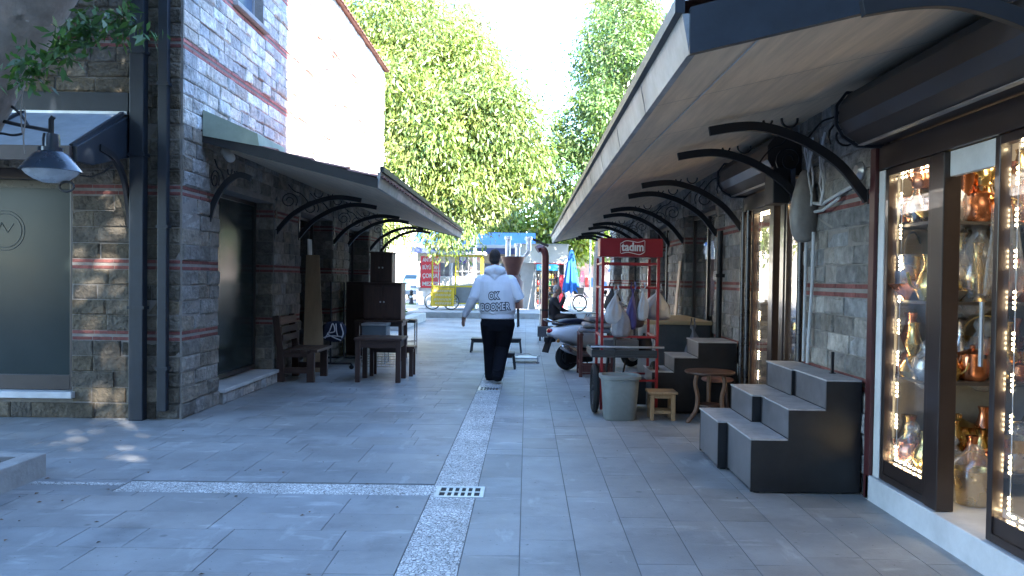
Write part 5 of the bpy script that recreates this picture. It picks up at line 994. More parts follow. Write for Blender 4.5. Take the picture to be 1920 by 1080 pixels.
shoe(man, Mm @ Vector((-.085, .14, .022)), Mm @ Vector((-.105, .40, .02)), M_shoe); shoe(man, Mm @ Vector((.026, -.26, .115)), Mm @ Vector((.05, -.045, .022)), M_shoe, up=Vector((0, .5, .9)))
bpy.context.view_layer.update()
bv = BVHTree.FromPolygons([v.co.copy() for v in ho.data.vertices], [tuple(p.vertices) for p in ho.data.polygons])
lt = MB()
for body, wd, cx, cz, sz in (('OK', .175, (928-988)*.00746, 1.456-(553.8-521)*.00746, .19), ('BOOMER', .43, (930.5-988)*.00746, 1.456-(574.3-521)*.00746, .19)):
    t0 = MB()
    x = 0; mbs = []
    tm = text_mb(body, sz, offset=.014, outline=.0095, width=None); xs_ = [v[0] for v in tm.v]; zs_ = [v[2] for v in tm.v]; kx = wd/(max(xs_)-min(xs_)); kz = .125/(max(zs_)-min(zs_)); xm = (max(xs_)+min(xs_))/2; zm_ = (max(zs_)+min(zs_))/2
    vs = []
    for v in tm.v:
        X = cx+(v[0]-xm)*kx; Z = cz+(v[2]-zm_)*kz+.012*math.sin((X-cx)*6); hit = bv.ray_cast(Vector((X, MY-2, Z)), Yv); Y = (hit[0].y if hit[0] else MY-.1)-.0015+v[1]*.15; vs.append((X, Y, Z))
    lt.add(vs, tm.f)
obj('lettering', lt, mat('black_print', (.016, .018, .03), .7), ho, normals=False)
# ---------------------------------------------------------------- the seated man in the dark suit
def seated(label, M, coat, trs, hairm, tie=False):
    bd = MB(); hc = Vector((.0, .06, 1.175)); head_mb(bd, hc, (-.25, 1, -.15)); bd.chain([(0, -.02, .95), (0, .0, 1.03), (0, .03, 1.11)], [.07, .058, .055], 12)
    torso(bd, [((0, 0, .46), .15, .11, Xv, Yv), ((0, -.01, .7), .14, .1, Xv, Yv), ((0, -.02, .95), .14, .08, Xv, Yv)])
    eR, wR, eL, wL = (.26, .16, .74), (.06, .24, 1.02), (-.25, .08, .72), (-.12, .33, .62)
    limb(bd, (.18, -.02, .95), eR, wR, [.05, .045, .04, .034, .027]); limb(bd, (-.18, -.02, .95), eL, wL, [.05, .045, .04, .034, .027])
    hand(bd, wR, (-.35, -.25, 1), (-.3, -1, 0), .95, .5, 1); hand(bd, wL, (.2, .9, -.2), (0, 0, -1), .95, .5, -1)
    hL, hR = (-.11, .05, .5), (.11, .05, .5); kL, kR, aL, aR = (-.15, .47, .52), (.15, .47, .52), (-.14, .44, .08), (.14, .5, .08)
    limb(bd, hL, kL, aL, [.07, .06, .05, .045, .035]); limb(bd, hR, kR, aR, [.07, .06, .05, .045, .035])
    p = blobbed('person', wld(M, bd), M_skin, None, voxel=.007, smooth=2); WM[p.name] = Matrix.Identity(4); tag(p, label, 'person')
    hm = MB(); hair_mb(hm, hc, (-.25, 1, -.15)); blobbed('hair', wld(M, hm), hairm, p, voxel=.008, smooth=2)
    c = MB(); torso(c, [((0, .0, .44), .2, .15, Xv, Yv), ((0, -.01, .6), .2, .15, Xv, Yv), ((0, -.02, .8), .205, .14, Xv, Yv), ((0, -.03, .92), .2, .12, Xv, Yv), ((0, -.02, 1.0), .1, .08, Xv, Yv)])
    limb(c, (.18, -.02, .93), eR, lerp(eR, wR, .88), [.08, .07, .062, .055, .045]); limb(c, (-.18, -.02, .93), eL, lerp(eL, wL, .88), [.08, .07, .062, .055, .045]); blobbed('jacket', wld(M, c), coat, p, voxel=.01, smooth=3)
    t = MB(); torso(t, [((0, .02, .41), .17, .14, Xv, Yv), ((0, .02, .58), .17, .13, Xv, Yv)]); limb(t, hL, kL, (-.14, .44, .07), [.1, .09, .078, .07, .062]); limb(t, hR, kR, (.14, .5, .07), [.1, .09, .078, .07, .062]); blobbed('trousers', wld(M, t), trs, p, voxel=.01, smooth=3)
    for x, y in ((-.14, .40), (.14, .46)): shoe(p, M @ Vector((x, y, .022)), M @ Vector((x*1.1, y+.24, .02)), M_shoe)
    s = MB(); s.chain([(0, .09, .78), (0, .075, .9), (0, .05, .98)], [.03, .035, .04], 10); obj('shirt', wld(M, s), mat('white_shirt', (.6, .6, .62), .8), p, smooth=True)
    return p
SM = Matrix.Translation((.70, 19.9, 0)) @ Matrix.Rotation(R(-98), 4, 'Z')
seated('man in dark suit sitting by the brown stove pipe, one hand at his face', SM, mat('dark_suit', (.016, .015, .018), .85), mat('brown_grey_trousers', (.045, .038, .036), .85), M_hairg)
ch = thing('cafe_chair', 'dark red chair carrying the seated man in the suit', 'chair', (.67, 19.88, 0), R(-98)); M_dr = mat('dark_red_vinyl', (.06, .012, .018), .5)
obj('seat', MB().box((-.22, -.2, .38), (.22, .25, .42)), M_dr, ch, bevel=.012, world=False); obj('backrest', MB().box((-.22, -.27, .55), (.22, -.235, .92)), M_dr, ch, bevel=.012, world=False)
for x in (-.2, .2):
    obj('leg', MB().tube([(x, -.25, .0), (x, -.225, .42), (x, -.265, .9)], .013, 8), M_iron, ch, world=False); obj('leg', MB().tube([(x, .22, .0), (x, .2, .38)], .013, 8), M_iron, ch, world=False)
# ---------------------------------------------------------------- figure in a white shirt behind the yellow cart
def standing(label, M, top, trs, hairm):
    bd = MB(); hc = Vector((0, .02, 1.62)); head_mb(bd, hc, (0, 1, 0)); bd.chain([(0, 0, 1.35), (0, 0, 1.45), (0, .01, 1.56)], [.065, .055, .054], 12); torso(bd, [((0, 0, .85), .14, .1, Xv, Yv), ((0, 0, 1.1), .13, .095, Xv, Yv), ((0, 0, 1.36), .15, .08, Xv, Yv)])
    for s in (-1, 1):
        e, w_ = (.24*s, .0, 1.1), (.23*s, .12, .88); limb(bd, (.17*s, 0, 1.36), e, w_, [.05, .045, .04, .034, .027]); hand(bd, w_, (0, .4, -1), (-s, 0, 0), .95, .5, s)
        limb(bd, (.09*s, 0, .85), (.095*s, .01, .46), (.095*s, 0, .08), [.07, .065, .05, .045, .034])
    p = blobbed('person', wld(M, bd), M_skin, None, voxel=.009, smooth=2); WM[p.name] = Matrix.Identity(4); tag(p, label, 'person'); hm = MB(); hair_mb(hm, hc, (0, 1, 0)); blobbed('hair', wld(M, hm), hairm, p, voxel=.009, smooth=2)
    c = MB(); torso(c, [((0, 0, .85), .18, .13, Xv, Yv), ((0, 0, 1.1), .18, .13, Xv, Yv), ((0, 0, 1.35), .18, .11, Xv, Yv), ((0, 0, 1.42), .09, .08, Xv, Yv)])
    for s in (-1, 1): limb(c, (.17*s, 0, 1.34), (.24*s, .0, 1.1), (.232*s, .1, .92), [.075, .066, .058, .052, .044])
    blobbed('shirt', wld(M, c), top, p, voxel=.012, smooth=3); t = MB(); torso(t, [((0, 0, .74), .16, .12, Xv, Yv), ((0, 0, .92), .165, .12, Xv, Yv)])
    for s in (-1, 1): limb(t, (.09*s, 0, .84), (.095*s, .01, .46), (.095*s, 0, .06), [.1, .085, .07, .064, .058]); shoe(p, M @ Vector((.095*s, -.05, .022)), M @ Vector((.11*s, .2, .02)), M_shoe)
    blobbed('trousers', wld(M, t), trs, p, voxel=.012, smooth=3); return p
standing('person in a white shirt standing behind the yellow cart beside the lamp post', Matrix.Translation((-2.32, 33.4, .192)) @ Matrix.Rotation(R(170), 4, 'Z'), mat('white_cotton', (.72, .72, .72), .8), mat('dark_trousers', (.03, .03, .04), .8), M_hairg)
# ================================================================ far side: raised plaza, carts, kiosk
PZ = .193
M_yel = mat('yellow_paint', (.50, .42, .02), .4, var=.1); M_bluer = mat('blue_roof', (.05, .20, .55), .45, var=.15); M_kw = mat('kiosk_white', (.52, .53, .54), .5, var=.08, stain=.1)
yc = thing('food_cart', 'yellow framed glass food cart on white spoked wheels with a yellow banner', 'cart', (-2.8, 31.5, PZ)); X0, X1, YF, YB = -3.70, -1.75, 31.0, 32.1
b = MB()
for x in (X0, -2.80, X1-.05):
    for y in (YF, YB): b.box((x, y, .42), (x+.05, y+.05, 2.33))
for z in (.42, 1.08, 2.28):
    for y in (YF+.002, YB+.002): b.box((X0+.051, y, z), (X1-.051, y+.046, z+.05))
    for x in (X0+.002, X1-.048): b.box((x, YF+.051, z), (x+.046, YB-.001, z+.05))
obj('frame', b, M_yel, yc); b = MB().box((X0-.12, YF-.12, 2.335), (X1+.12, YB+.15, 2.47)); obj('roof', b, M_kw, yc, bevel=.03)
for xa, xb in ((X0+.05, -2.80), (-2.75, X1-.05)):
    p = MB().box((xa, YF+.02, 1.13), (xb, YF+.028, 2.28)); o = obj('pane', p, M_glass, yc); f = MB()
    for i in range(1, 4): f.box((xa+(xb-xa)*i/4-.012, YF+.03, 1.14), (xa+(xb-xa)*i/4+.012, YF+.045, 2.27))
    f.box((xa, YF+.046, 1.68), (xb, YF+.06, 1.71)); obj('window_bar', f, M_kw, o)
p = MB().box((X0+.055, YF+.02, .47), (X1-.055, YF+.045, 1.08)); p.box((X0+.06, YF+.05, .43), (X1-.06, YB-.01, .465)); obj('lower_panel', p, mat('grey_sheet', (.15, .165, .18), .5, var=.15), yc)
p = MB().box((X0+.3, YF+.3, 1.12), (X1-.3, YB-.2, 1.5)); obj('counter_top', p, M_kw, yc, bevel=.02)
for x in (X0+.05, -2.93): wheel(yc, (x, YF-.06, PZ+.32), .32, (0, 1, 0), .022, 12, M_kw, sw=.014)
b = MB()
for x in (-2.2, -1.85): b.bar((x, YF+.1, .43), (x+.12, YF+.1, PZ), .05)
obj('leg', b, M_yel, yc)
b = MB().loft([[(-3.72+.02*i, YF-.13+.02*math.sin(i*1.3), .34) for i in range(46)], [(-3.70+.02*i, YF-.11+.015*math.sin(i*.9), 1.06) for i in range(46)]], cap=False, closed=False); bo = obj('banner', b, mat('yellow_banner', (.60, .42, .03), .7, var=.1), yc, smooth=True, normals=False)
rs = random.Random(9); b = MB()
for i, z in enumerate((.93, .77, .60, .45)):
    x = -3.58+.05*(i % 2)
    while x < -2.98:
        w_ = rs.uniform(.05, .10); b.tube([(x+w_*q/3, YF-.145, z+(.05 if q % 2 else -.05)*rs.uniform(.7, 1)) for q in range(4)], .011, 5, (0, 1, 0)); x += w_+.03
obj('banner_script', b, M_kw, bo)
sg = thing('sign_board', 'red upright sign board with white capital letters beside the yellow cart', 'sign', (-3.9, 31.7, PZ)); b = MB().box((-4.22, 31.7, 1.02), (-3.45, 31.73, 2.28)); so = obj('board', b, mat('bright_red', (.55, .03, .05), .5, var=.08), sg)
b = MB().box((-4.02, 31.735, PZ), (-3.97, 31.775, 1.5)); b.box((-4.3, 31.6, PZ), (-3.7, 31.9, PZ+.04)); obj('post', b, M_galv, sg)
for tx, z, sz in (('ANTALYA', 2.13, .22), ('BÜYÜ TAN', 1.83, .22), ('ÇORBAI', 1.50, .24), ('MEZESI', 1.18, .22)): obj('lettering', place(text_mb(tx, sz, .006, .006, width=.64), (-3.83, 31.694, z)), M_kw, so)
bl0 = thing('bollard', 'dark bollard with pale collar nearest to the red sign board', 'bollard', (at(787, 569, 37).x, 37, PZ), group='bollards in front of the white car')
obj('post', MB().lathe([(.0, 0), (.13, 0), (.12, .06), (.085, .1), (.08, .42), (.1, .44), (.1, .48), (.06, .5), (.09, .57), (.07, .64), (.0, .67)], (0,0,0), 16), M_iron, bl0, world=False, smooth=True); obj('collar', MB().lathe([(.084, .3), (.086, .3), (.086, .38), (.084, .38)], (0,0,0), 16), M_kw, bl0, world=False)
dup(bl0, (at(771, 569, 37).x, 37, PZ), 0, 'dark bollard with pale collar in the middle of the row before the white car'); dup(bl0, (at(803, 569, 37).x, 37, PZ), 0, 'dark bollard half hidden behind the red sign board'); dup(bl0, (at(752, 569, 37).x, 37, PZ), 0, 'dark bollard just right of the stacked cabinets')
gs = MB().box((-6.2, 36, PZ-.003), (-4.2, 38.5, PZ+.01)); struct('grass', gs, mat('grass_strip', (.08, .14, .03), .9, var=.4, scale=20, bump=.5), kind='stuff')
car = thing('parked_car', 'white estate car seen from behind next to the bollards', 'car', (-5.8, 42, PZ)); cx = -5.85
def sec(y, zt, w, zb=.32, r=.12): return [(cx-w+r*.4, y, PZ+zb), (cx+w-r*.4, y, PZ+zb), (cx+w, y, PZ+zb+.2), (cx+w, y, PZ+min(.85, zt-.05)), (cx+w-.03, y, PZ+min(.95, zt-.02)), (cx+w*.82, y, PZ+zt-.06), (cx+w*.7, y, PZ+zt), (cx-w*.7, y, PZ+zt), (cx-w*.82, y, PZ+zt-.06), (cx-w+.03, y, PZ+min(.95, zt-.02)), (cx-w, y, PZ+min(.85, zt-.05)), (cx-w, y, PZ+zb+.2)]
b = MB().loft([sec(41.98, .95, .78), sec(42.03, .98, .84), sec(42.45, 1.42, .86), sec(43.2, 1.47, .87), sec(44.2, 1.42, .87), sec(44.9, 1.0, .87), sec(45.8, .88, .84), sec(46.1, .7, .75)]); cb = obj('body', b, mat('white_car_paint', (.70, .70, .71), .2, var=.04, coat=.6), car, smooth=True)
b = MB().add([(cx-.68, 42.075, PZ+1.01), (cx+.68, 42.075, PZ+1.01), (cx+.58, 42.37, PZ+1.36), (cx-.58, 42.37, PZ+1.36), (cx-.68, 42.095, PZ+1.0), (cx+.68, 42.095, PZ+1.0), (cx+.58, 42.39, PZ+1.35), (cx-.58, 42.39, PZ+1.35)], [(0,1,2,3),(7,6,5,4),(0,4,5,1),(1,5,6,2),(2,6,7,3),(3,7,4,0)]); obj('rear_window', b, mat('car_glass', (.06, .10, .11), .08, spec=.8), car)
for s in (-1, 1): b = MB().box((cx+s*.76-.08, 41.95, PZ+.68), (cx+s*.76+.08, 42.05, PZ+.92)); obj('tail_light', b, mat('red_lens', (.4, .01, .02), .15), car, bevel=.02)
b = MB().box((cx-.8, 41.9, PZ+.3), (cx+.8, 42.02, PZ+.55)); obj('bumper', b, mat('grey_bumper', (.2, .2, .21), .6), car, bevel=.04)
b = MB().box((cx-.28, 41.955, PZ+.66), (cx+.28, 41.975, PZ+.80)); po = obj('number_plate', b, M_kw, car); b = MB()
for i in range(7): b.box((cx-.22+.065*i, 41.945, PZ+.69), (cx-.18+.065*i, 41.953, PZ+.77))
obj('plate_marks', b, M_plastic, po)
for x in (cx-.78, cx+.78):
    for y in (42.8, 45.2): wheel(car, (x, y, PZ+.31), .31, (1, 0, 0), .09, 8, M_galv)
# kiosk with the blue roof
ki = thing('kiosk', 'long kiosk with blue sloping roof and beige sign band behind the walking man', 'kiosk', (-2.3, 36, PZ)); X0, X1 = -4.9, .25
b = MB().box((X0, 35.6, PZ), (X1, 35.7, 1.0)); b.box((X0, 38, PZ), (X1, 38.1, 2.9)); b.box((X0, 35.71, PZ), (X0+.1, 37.99, 2.9)); b.box((X1-.1, 35.71, PZ), (X1, 37.99, 2.9)); b.box((X0+.1, 35.71, PZ), (X1-.1, 37.99, PZ+.05)); obj('wall', b, M_kw, ki)
b = MB().add([(X0-.2, 35.0, 2.76), (X1+.1, 35.0, 2.76), (X1+.1, 37.0, 3.55), (X0-.2, 37.0, 3.55), (X0-.2, 35.0, 2.70), (X1+.1, 35.0, 2.70), (X1+.1, 37.0, 3.49), (X0-.2, 37.0, 3.49)], [(0,1,2,3),(7,6,5,4),(0,4,5,1),(1,5,6,2),(2,6,7,3),(3,7,4,0)]); b.add([(X0-.2, 37.01, 3.55), (X1+.1, 37.01, 3.55), (X1+.1, 38.6, 2.9), (X0-.2, 38.6, 2.9), (X0-.2, 37.01, 3.48), (X1+.1, 37.01, 3.48), (X1+.1, 38.6, 2.83), (X0-.2, 38.6, 2.83)], [(0,1,2,3),(7,6,5,4),(0,4,5,1),(1,5,6,2),(2,6,7,3),(3,7,4,0)]); obj('roof', b, M_bluer, ki)
b = MB().box((X0-.2, 34.97, 2.76), (X1+.1, 34.995, 2.90)); obj('roof_trim', b, M_kw, ki); b = MB().box((X0-.2, 34.96, 2.50), (X1+.1, 34.99, 2.757)); obj('valance', b, mat('navy_valance', (.05, .07, .17), .6), ki)
b = MB().box((X0, 35.5, 2.1), (X1, 35.58, 2.62)); bo = obj('sign_band', b, mat('beige_band', (.45, .36, .25), .6, var=.15), ki); p = at(868, 478, 35.4)
b = MB(); b.lathe([(.0, 0), (.25, 0), (.25, .015), (.0, .015)], (p.x, 35.49, 2.32), 28, axis=(0, -1, 0)); eo = obj('round_emblem', b, mat('violet_disc', (.09, .05, .22), .5), bo); b = MB().lathe([(.0, 0), (.14, 0), (.14, .01), (.0, .01)], (p.x, 35.473, 2.32), 24, axis=(0, -1, 0)); obj('inner_disc', b, M_kw, bo)
b = MB().box((p.x+.4, 35.47, 2.17), (p.x+.78, 35.49, 2.5)); obj('pink_panel', b, mat('pink_panel', (.55, .25, .22), .6), bo); b = MB().lathe([(.0, 0), (.08, 0), (.08, .01), (.0, .01)], (p.x+.6, 35.465, 2.32), 16, axis=(0, -1, 0)); obj('red_dot', b, mat('bright_red', (.55, .03, .05), .5), bo)
b = MB()
for x in (X0, -3.4, -2.0, -1.25, -.55, X1-.1): b.box((x, 35.45, PZ), (x+.1, 35.55, 2.1))
obj('column', b, M_kw, ki); b = MB().box((X0+.05, 35.3, 1.0), (X1-.05, 35.75, 1.06)); obj('counter', b, M_galv, ki, bevel=.01)
b = MB(); rs = random.Random(31)
for i in range(26): x = X0+.2+.19*i; h = rs.uniform(.15, .4); b.box((x, 37.6, 1.2), (x+.12, 37.75, 1.2+h))
b.box((X0+.1, 37.55, 1.15), (X1-.1, 37.8, 1.19)); obj('shelf_goods', b, mat('brown_goods', (.2, .12, .07), .6, var=.5, scale=3), ki)
wb = thing('white_booth', 'plain white booth holding the drinks fridge', 'booth', (.65, 34, PZ)); X0, X1 = -.28, 1.68
b = MB().box((X0, 33.95, PZ), (X1, 36, 2.86)); b.box((X0, 33.1, 2.10), (X1, 33.94, 2.86)); b.box((X1-.16, 33.1, PZ), (X1, 33.94, 2.099)); obj('wall', b, M_kw, wb, bevel=.01); b = MB().box((X0-.03, 33.07, 2.865), (X1+.03, 36, 2.90)); obj('roof', b, M_galv, wb)
b = MB().box((1.34, 33.05, PZ), (1.52, 33.095, 1.62)); obj('red_panel', b, mat('bright_red', (.55, .03, .05), .5), wb); b = MB().box((.28, 33.07, 2.07), (1.50, 33.095, 2.098)); obj('red_trim', b, mat('bright_red', (.55, .03, .05), .5), wb)
b = MB().bar((.1, 33.0, 3.12), (.86, 33.0, 2.80), .05, .1); obj('awning_arm', b, M_iron, wb)
fg = thing('drinks_fridge', 'tall glass fronted drinks fridge with a blue lettered header inside the white booth', 'fridge', (.85, 33.4, PZ)); X0, X1 = .33, 1.32
b = MB(); b.box((X0, 33.22, PZ), (X0+.05, 33.9, 2.06)); b.box((X1-.05, 33.22, PZ), (X1, 33.9, 2.06)); b.box((X0+.05, 33.85, PZ), (X1-.05, 33.9, 2.06)); b.box((X0+.05, 33.22, PZ), (X1-.05, 33.84, PZ+.2)); b.box((X0+.05, 33.22, 1.80), (X1-.05, 33.84, 2.06)); obj('body', b, mat('grey_fridge', (.3, .31, .32), .4), fg)
b = MB().box((X0+.06, 33.2, 1.80), (X1-.06, 33.218, 2.05)); ho_ = obj('header', b, mat('blue_header', (.03, .22, .5), .3, emit=(.05, .3, .7, .15)), fg); obj('lettering', place(text_mb('Coca', .2, .004, .004, width=.5), (.72, 33.196, 1.93)), M_kw, ho_)
b = MB(); FZ = (.62, .9, 1.18, 1.46)
for z in FZ: b.box((X0+.06, 33.3, z-.01), (X1-.06, 33.84, z))
obj('shelf', b, M_galv, fg); b = MB().box((X0+.05, 33.225, PZ+.2), (X1-.05, 33.235, 1.8)); obj('glass_door', b, M_glass, fg)
cl = {'red': (.5, .02, .02), 'yellow': (.6, .45, .03), 'green': (.05, .3, .06), 'orange': (.6, .2, .02), 'dark': (.03, .015, .01)}; protos = {}; rs = random.Random(2); bm_ = MB().lathe([(.0, 0), (.045, 0), (.048, .01), (.048, .13), (.02, .18), (.02, .21), (.0, .21)], (0,0,0), 10)
for z in (PZ+.201,)+FZ:
    for i in range(7):
        c_ = rs.choice(list(cl)); loc = (X0+.13+.12*i, 33.42, z)
        if c_ not in protos: o = obj('bottle', bm_, mat(c_+'_bottle', cl[c_], .25), smooth=True, world=False); tag(o, c_+' drink bottle on a shelf of the glass fridge', 'bottle', 'bottles in the drinks fridge'); protos[c_] = o
        else: o = protos[c_].copy(); col.objects.link(o)
        o.location = loc
leaning('grey_panel', 'dark grey panel leaning against the white booth beside the fridge', .0, .31, 32.7, 33.05, 1.95, .03, mat('slate_board', (.12, .13, .14), .5))
um = thing('parasol', 'closed blue parasol standing on its pole near the white booth', 'parasol', (1.70, 31, PZ)); c = Vector((1.70, 31, 0))
obj('pole', MB().lathe([(.025, PZ+.05), (.025, 2.62), (.0, 2.66)], c, 10), M_kw, um, smooth=True); obj('base', MB().lathe([(.0, PZ), (.25, PZ), (.25, PZ+.06), (.05, PZ+.1), (.0, PZ+.1)], c, 20), M_conc, um)
n = 32; rg = []
for z, r in ((2.6, .03), (2.5, .09), (2.3, .12), (1.9, .17), (1.5, .22), (1.15, .27), (1.0, .29)): rg.append([c+Vector((math.cos(2*pi*i/n)*r*(1+.22*math.cos(8*2*pi*i/n)*min(1, (2.65-z))), math.sin(2*pi*i/n)*r*(1+.22*math.cos(8*2*pi*i/n)*min(1, 2.65-z)), z-(.10*(i % 4 == 0) if z <= 1.0 else 0))) for i in range(n)])
obj('folded_cloth', MB().loft(rg), mat('bright_blue_cloth', (.012, .11, .34), .8, var=.15), um, smooth=True)
lp_ = thing('lamp_post', 'slim grey metal lamp post rising into the tree behind the yellow cart', 'lamp post', (-2.12, 32.4, PZ)); obj('pole', MB().lathe([(.14, PZ), (.14, PZ+.5), (.085, PZ+.6), (.07, 5.2)], (-2.12, 32.4, 0), 14), M_galv, lp_, smooth=True); obj('lamp_head', MB().lathe([(.0, 5.2), (.2, 5.22), (.16, 5.5), (.0, 5.6)], (-2.12, 32.4, 0), 14), M_iron, lp_, smooth=True)
tag(obj('thin_pole', MB().lathe([(.04, PZ), (.035, 4.3), (.0, 4.32)], (2.55, 32.5, 0), 10), M_kw, smooth=True), 'thin white pole standing beyond the bicycle on the plaza', 'pole')
# street oven with three chimneys
ov_ = thing('street_oven', 'brown street food oven with flared hood and three silver chimney pipes', 'oven', (-.43, 24, 0)); c = Vector((-.43, 24, 0)); M_ov = mat('rusty_brown_metal', (.09, .035, .025), .4, var=.3, scale=4, metal=.3)
obj('hood', MB().lathe([(.16, 1.55), (.2, 1.62), (.27, 1.85), (.36, 2.06), (.36, 2.1), (.0, 2.12)], c, 28), M_ov, ov_, smooth=True); obj('body', MB().lathe([(.0, .55), (.3, .55), (.32, .6), (.32, 1.35), (.2, 1.5), (.16, 1.55)], c, 28), M_ov, ov_, smooth=True)
b = MB()
for a in range(4): b.bar(c+Vector((.26*math.cos(a*pi/2+.7), .26*math.sin(a*pi/2+.7), 0)), c+Vector((.24*math.cos(a*pi/2+.7), .24*math.sin(a*pi/2+.7), .56)), .04)
obj('leg', b, M_iron, ov_)
for dx, dy, z0, z1 in ((-.16, .05, 2.1, 2.72), (.14, -.16, 2.1, 2.5), (.46, .05, 2.28, 2.72)):
    q = c+Vector((dx, dy, 0)); b = MB().lathe([(.08, z0), (.08, z1-.12), (.115, z1-.11), (.115, z1-.02), (.09, z1), (.0, z1)], q, 18)
    if dx > .3: b.tube([q+Vector((0, 0, z0+.03)), q+Vector((-.1, 0, z0-.12)), q+Vector((-.18, 0, z0-.2))], .07, 12)
    obj('chimney_pipe', b, M_galv, ov_, smooth=True)
# stove with the brown pipe by the seated man
sv = thing('outdoor_stove', 'dark box stove with a tall brown bent pipe beside the seated man', 'stove', (.5, 18.8, 0)); M_pipe = mat('brown_pipe', (.085, .022, .018), .3, var=.2, coat=.3)
obj('body', MB().box((.26, 18.6, .10), (.80, 19.0, .34)), mat('grey_stove', (.07, .07, .075), .6, var=.3), sv, bevel=.01); b = MB()
for x in (.3, .72):
    for y in (18.64, 18.92): b.box((x, y, 0), (x+.04, y+.04, .1))
obj('leg', b, M_iron, sv); obj('pipe', MB().tube([(.42, 18.8, .34), (.42, 18.8, 1.2), (.42, 18.8, 1.98)]+[(.42-.14+.14*math.cos(a), 18.8, 1.98+.2*math.sin(a)) for a in (.3, .6, .9, 1.2, 1.5)]+[(.22, 18.78, 2.14)], .088, 16, (0, 1, 0)), M_pipe, sv, smooth=True); obj('collar', MB().lathe([(.092, .7), (.096, .7), (.096, .74), (.092, .74)], (.42, 18.8, 0), 18), M_iron, sv); obj('support_rod', MB().tube([(.31, 18.7, .05), (.31, 18.7, 1.6)], .012, 8), M_galv, sv)
tb_ = thing('cafe_table', 'white round cafe table in front of the seated man', 'table', (1.30, 19.3, 0)); c = Vector((1.30, 19.3, 0)); obj('top', MB().lathe([(.0, .63), (.44, .63), (.45, .64), (.44, .655), (.0, .655)], c, 36), M_kw, tb_, smooth=True); b = MB()
for a in range(4): d = Vector((math.cos(a*pi/2+.5), math.sin(a*pi/2+.5), 0)); b.tube([c+d*.28+Vector((0, 0, .63)), c-d*.28], .014, 8)
obj('leg', b, M_iron, tb_)
# bicycle
bk_ = thing('bicycle', 'black bicycle with a dark front basket parked on the plaza by the thin pole', 'bicycle', (2.05, 31, PZ), R(25))
def bo(nm, mb, m, p=None, **k): return obj(nm, mb, m, p or bk_, world=False, **k)
for x in (0, 1.05): wheel(bk_, (x, 0, .335), .335, (0, 1, 0), .028, 16, M_iron, sw=.003, world=False)
b = MB()
for p_ in (((0, .0, .335), (.1, 0, .62), (.17, 0, .86)), ((.15, 0, .78), (.55, 0, .36)), ((.16, 0, .72), (.5, 0, .30)), ((.55, 0, .3), (.68, 0, .82)), ((1.05, .0, .335), (.55, 0, .29)), ((1.05, 0, .335), (.66, 0, .72))): b.tube(p_, .017, 8, (0, 1, 0))
b.tube([(.17, 0, .86), (.16, 0, .98)], .013, 8); bo('frame', b, M_iron, smooth=True); b = MB().tube([(.3, -.28, 1.0), (.18, -.2, 1.0), (.14, 0, .99), (.18, .2, 1.0), (.3, .28, 1.0)], .013, 8); bo('handlebar', b, M_iron, smooth=True); bo('saddle', MB().loft([ov(.62, .86, .03, .02), ov(.7, .87, .05, .03), ov(.84, .88, .1, .035), ov(.9, .89, .06, .02)]), M_plastic, smooth=True)
b = MB().loft([[(-.18, -.15, .68), (.06, -.15, .68), (.06, .15, .68), (-.18, .15, .68)], [(-.24, -.19, .94), (.09, -.19, .94), (.09, .19, .94), (-.24, .19, .94)]]); bo('basket', b, mat('dark_basket', (.04, .035, .03), .7), bevel=.01); b = MB().lathe([(.0, -.01), (.09, -.01), (.09, .01), (.0, .01)], (.55, -.03, .3), 16, axis=(0, 1, 0)); b.tube([(.55, -.06, .3), (.47, -.07, .17), (.47, -.15, .17)], .01, 6); bo('crank', b, M_galv)
# far planter, pale house, bright market stalls
fp = thing('low_planter', 'low pale stone planter beyond the left building with dark plants', 'planter', (-3.2, 24.5, 0)); b = MB(); x0, x1, y0, y1 = -6.5, -3.35, 21.5, 26.6
b.box((x1-.35, y0, 0), (x1, y1, .27)); b.box((x0, y0, 0), (x1-.351, y0+.3, .27)); b.box((x0, y1-.3, 0), (x1-.351, y1, .27)); obj('rim', b, M_conc, fp, bevel=.015); b = MB().box((x0, y0+.301, 0), (x1-.352, y1-.301, .2)); obj('soil', b, mat('soil', (.09, .06, .045), .95), fp); M_leaf3 = leafmat('dark_shrub_leaf', (.05, .09, .03))
o = leaves('shrub', [(-4.3, 24, .3, .5, 2.0, .12)], 900, .12, .4, M_leaf3, fp, clump=10, spread=.08, droop=-.2); o['kind'] = 'stuff'
fh = thing('pale_house', 'large pale cream house far behind the white car in full sun', 'house', (-16, 55, PZ)); b = MB().box((-28, 50, PZ), (-6.0, 60, 9)); obj('wall', b, mat('pale_render', (.78, .70, .58), .8, var=.06), fh); b = MB().prism([(-28.4, 9), (-5.6, 9), (-8, 10.8), (-26, 10.8)], lambda a, z, d: (a, d, z), 49.5, 60.5); obj('roof', b, M_rooft, fh)
for x in (-25, -21, -17, -13, -9):
    for z in (1.2, 4.4): 
        if z > 2 or x < -12: b = MB().box((x-.6, 49.93, z), (x+.6, 49.99, z+1.7)); o = obj('window', b, M_brown, fh); b = MB().box((x-.5, 49.90, z+.1), (x+.5, 49.925, z+1.6)); obj('pane', b, mat('house_glass', (.12, .16, .2), .1), o)
mk = thing('market_shop', 'far pale shop front hung with pink and red goods behind the bicycle', 'shop', (6, 58, PZ)); b = MB().box((1.5, 58, PZ), (14, 62, 3.4)); obj('wall', b, mat('pale_shop', (.66, .52, .50), .7, var=.1), mk); b = MB().box((1.2, 56.6, 2.7), (14.3, 58, 2.8)); obj('awning', b, mat('pink_awning', (.6, .3, .3), .7), mk)
rs = random.Random(17)
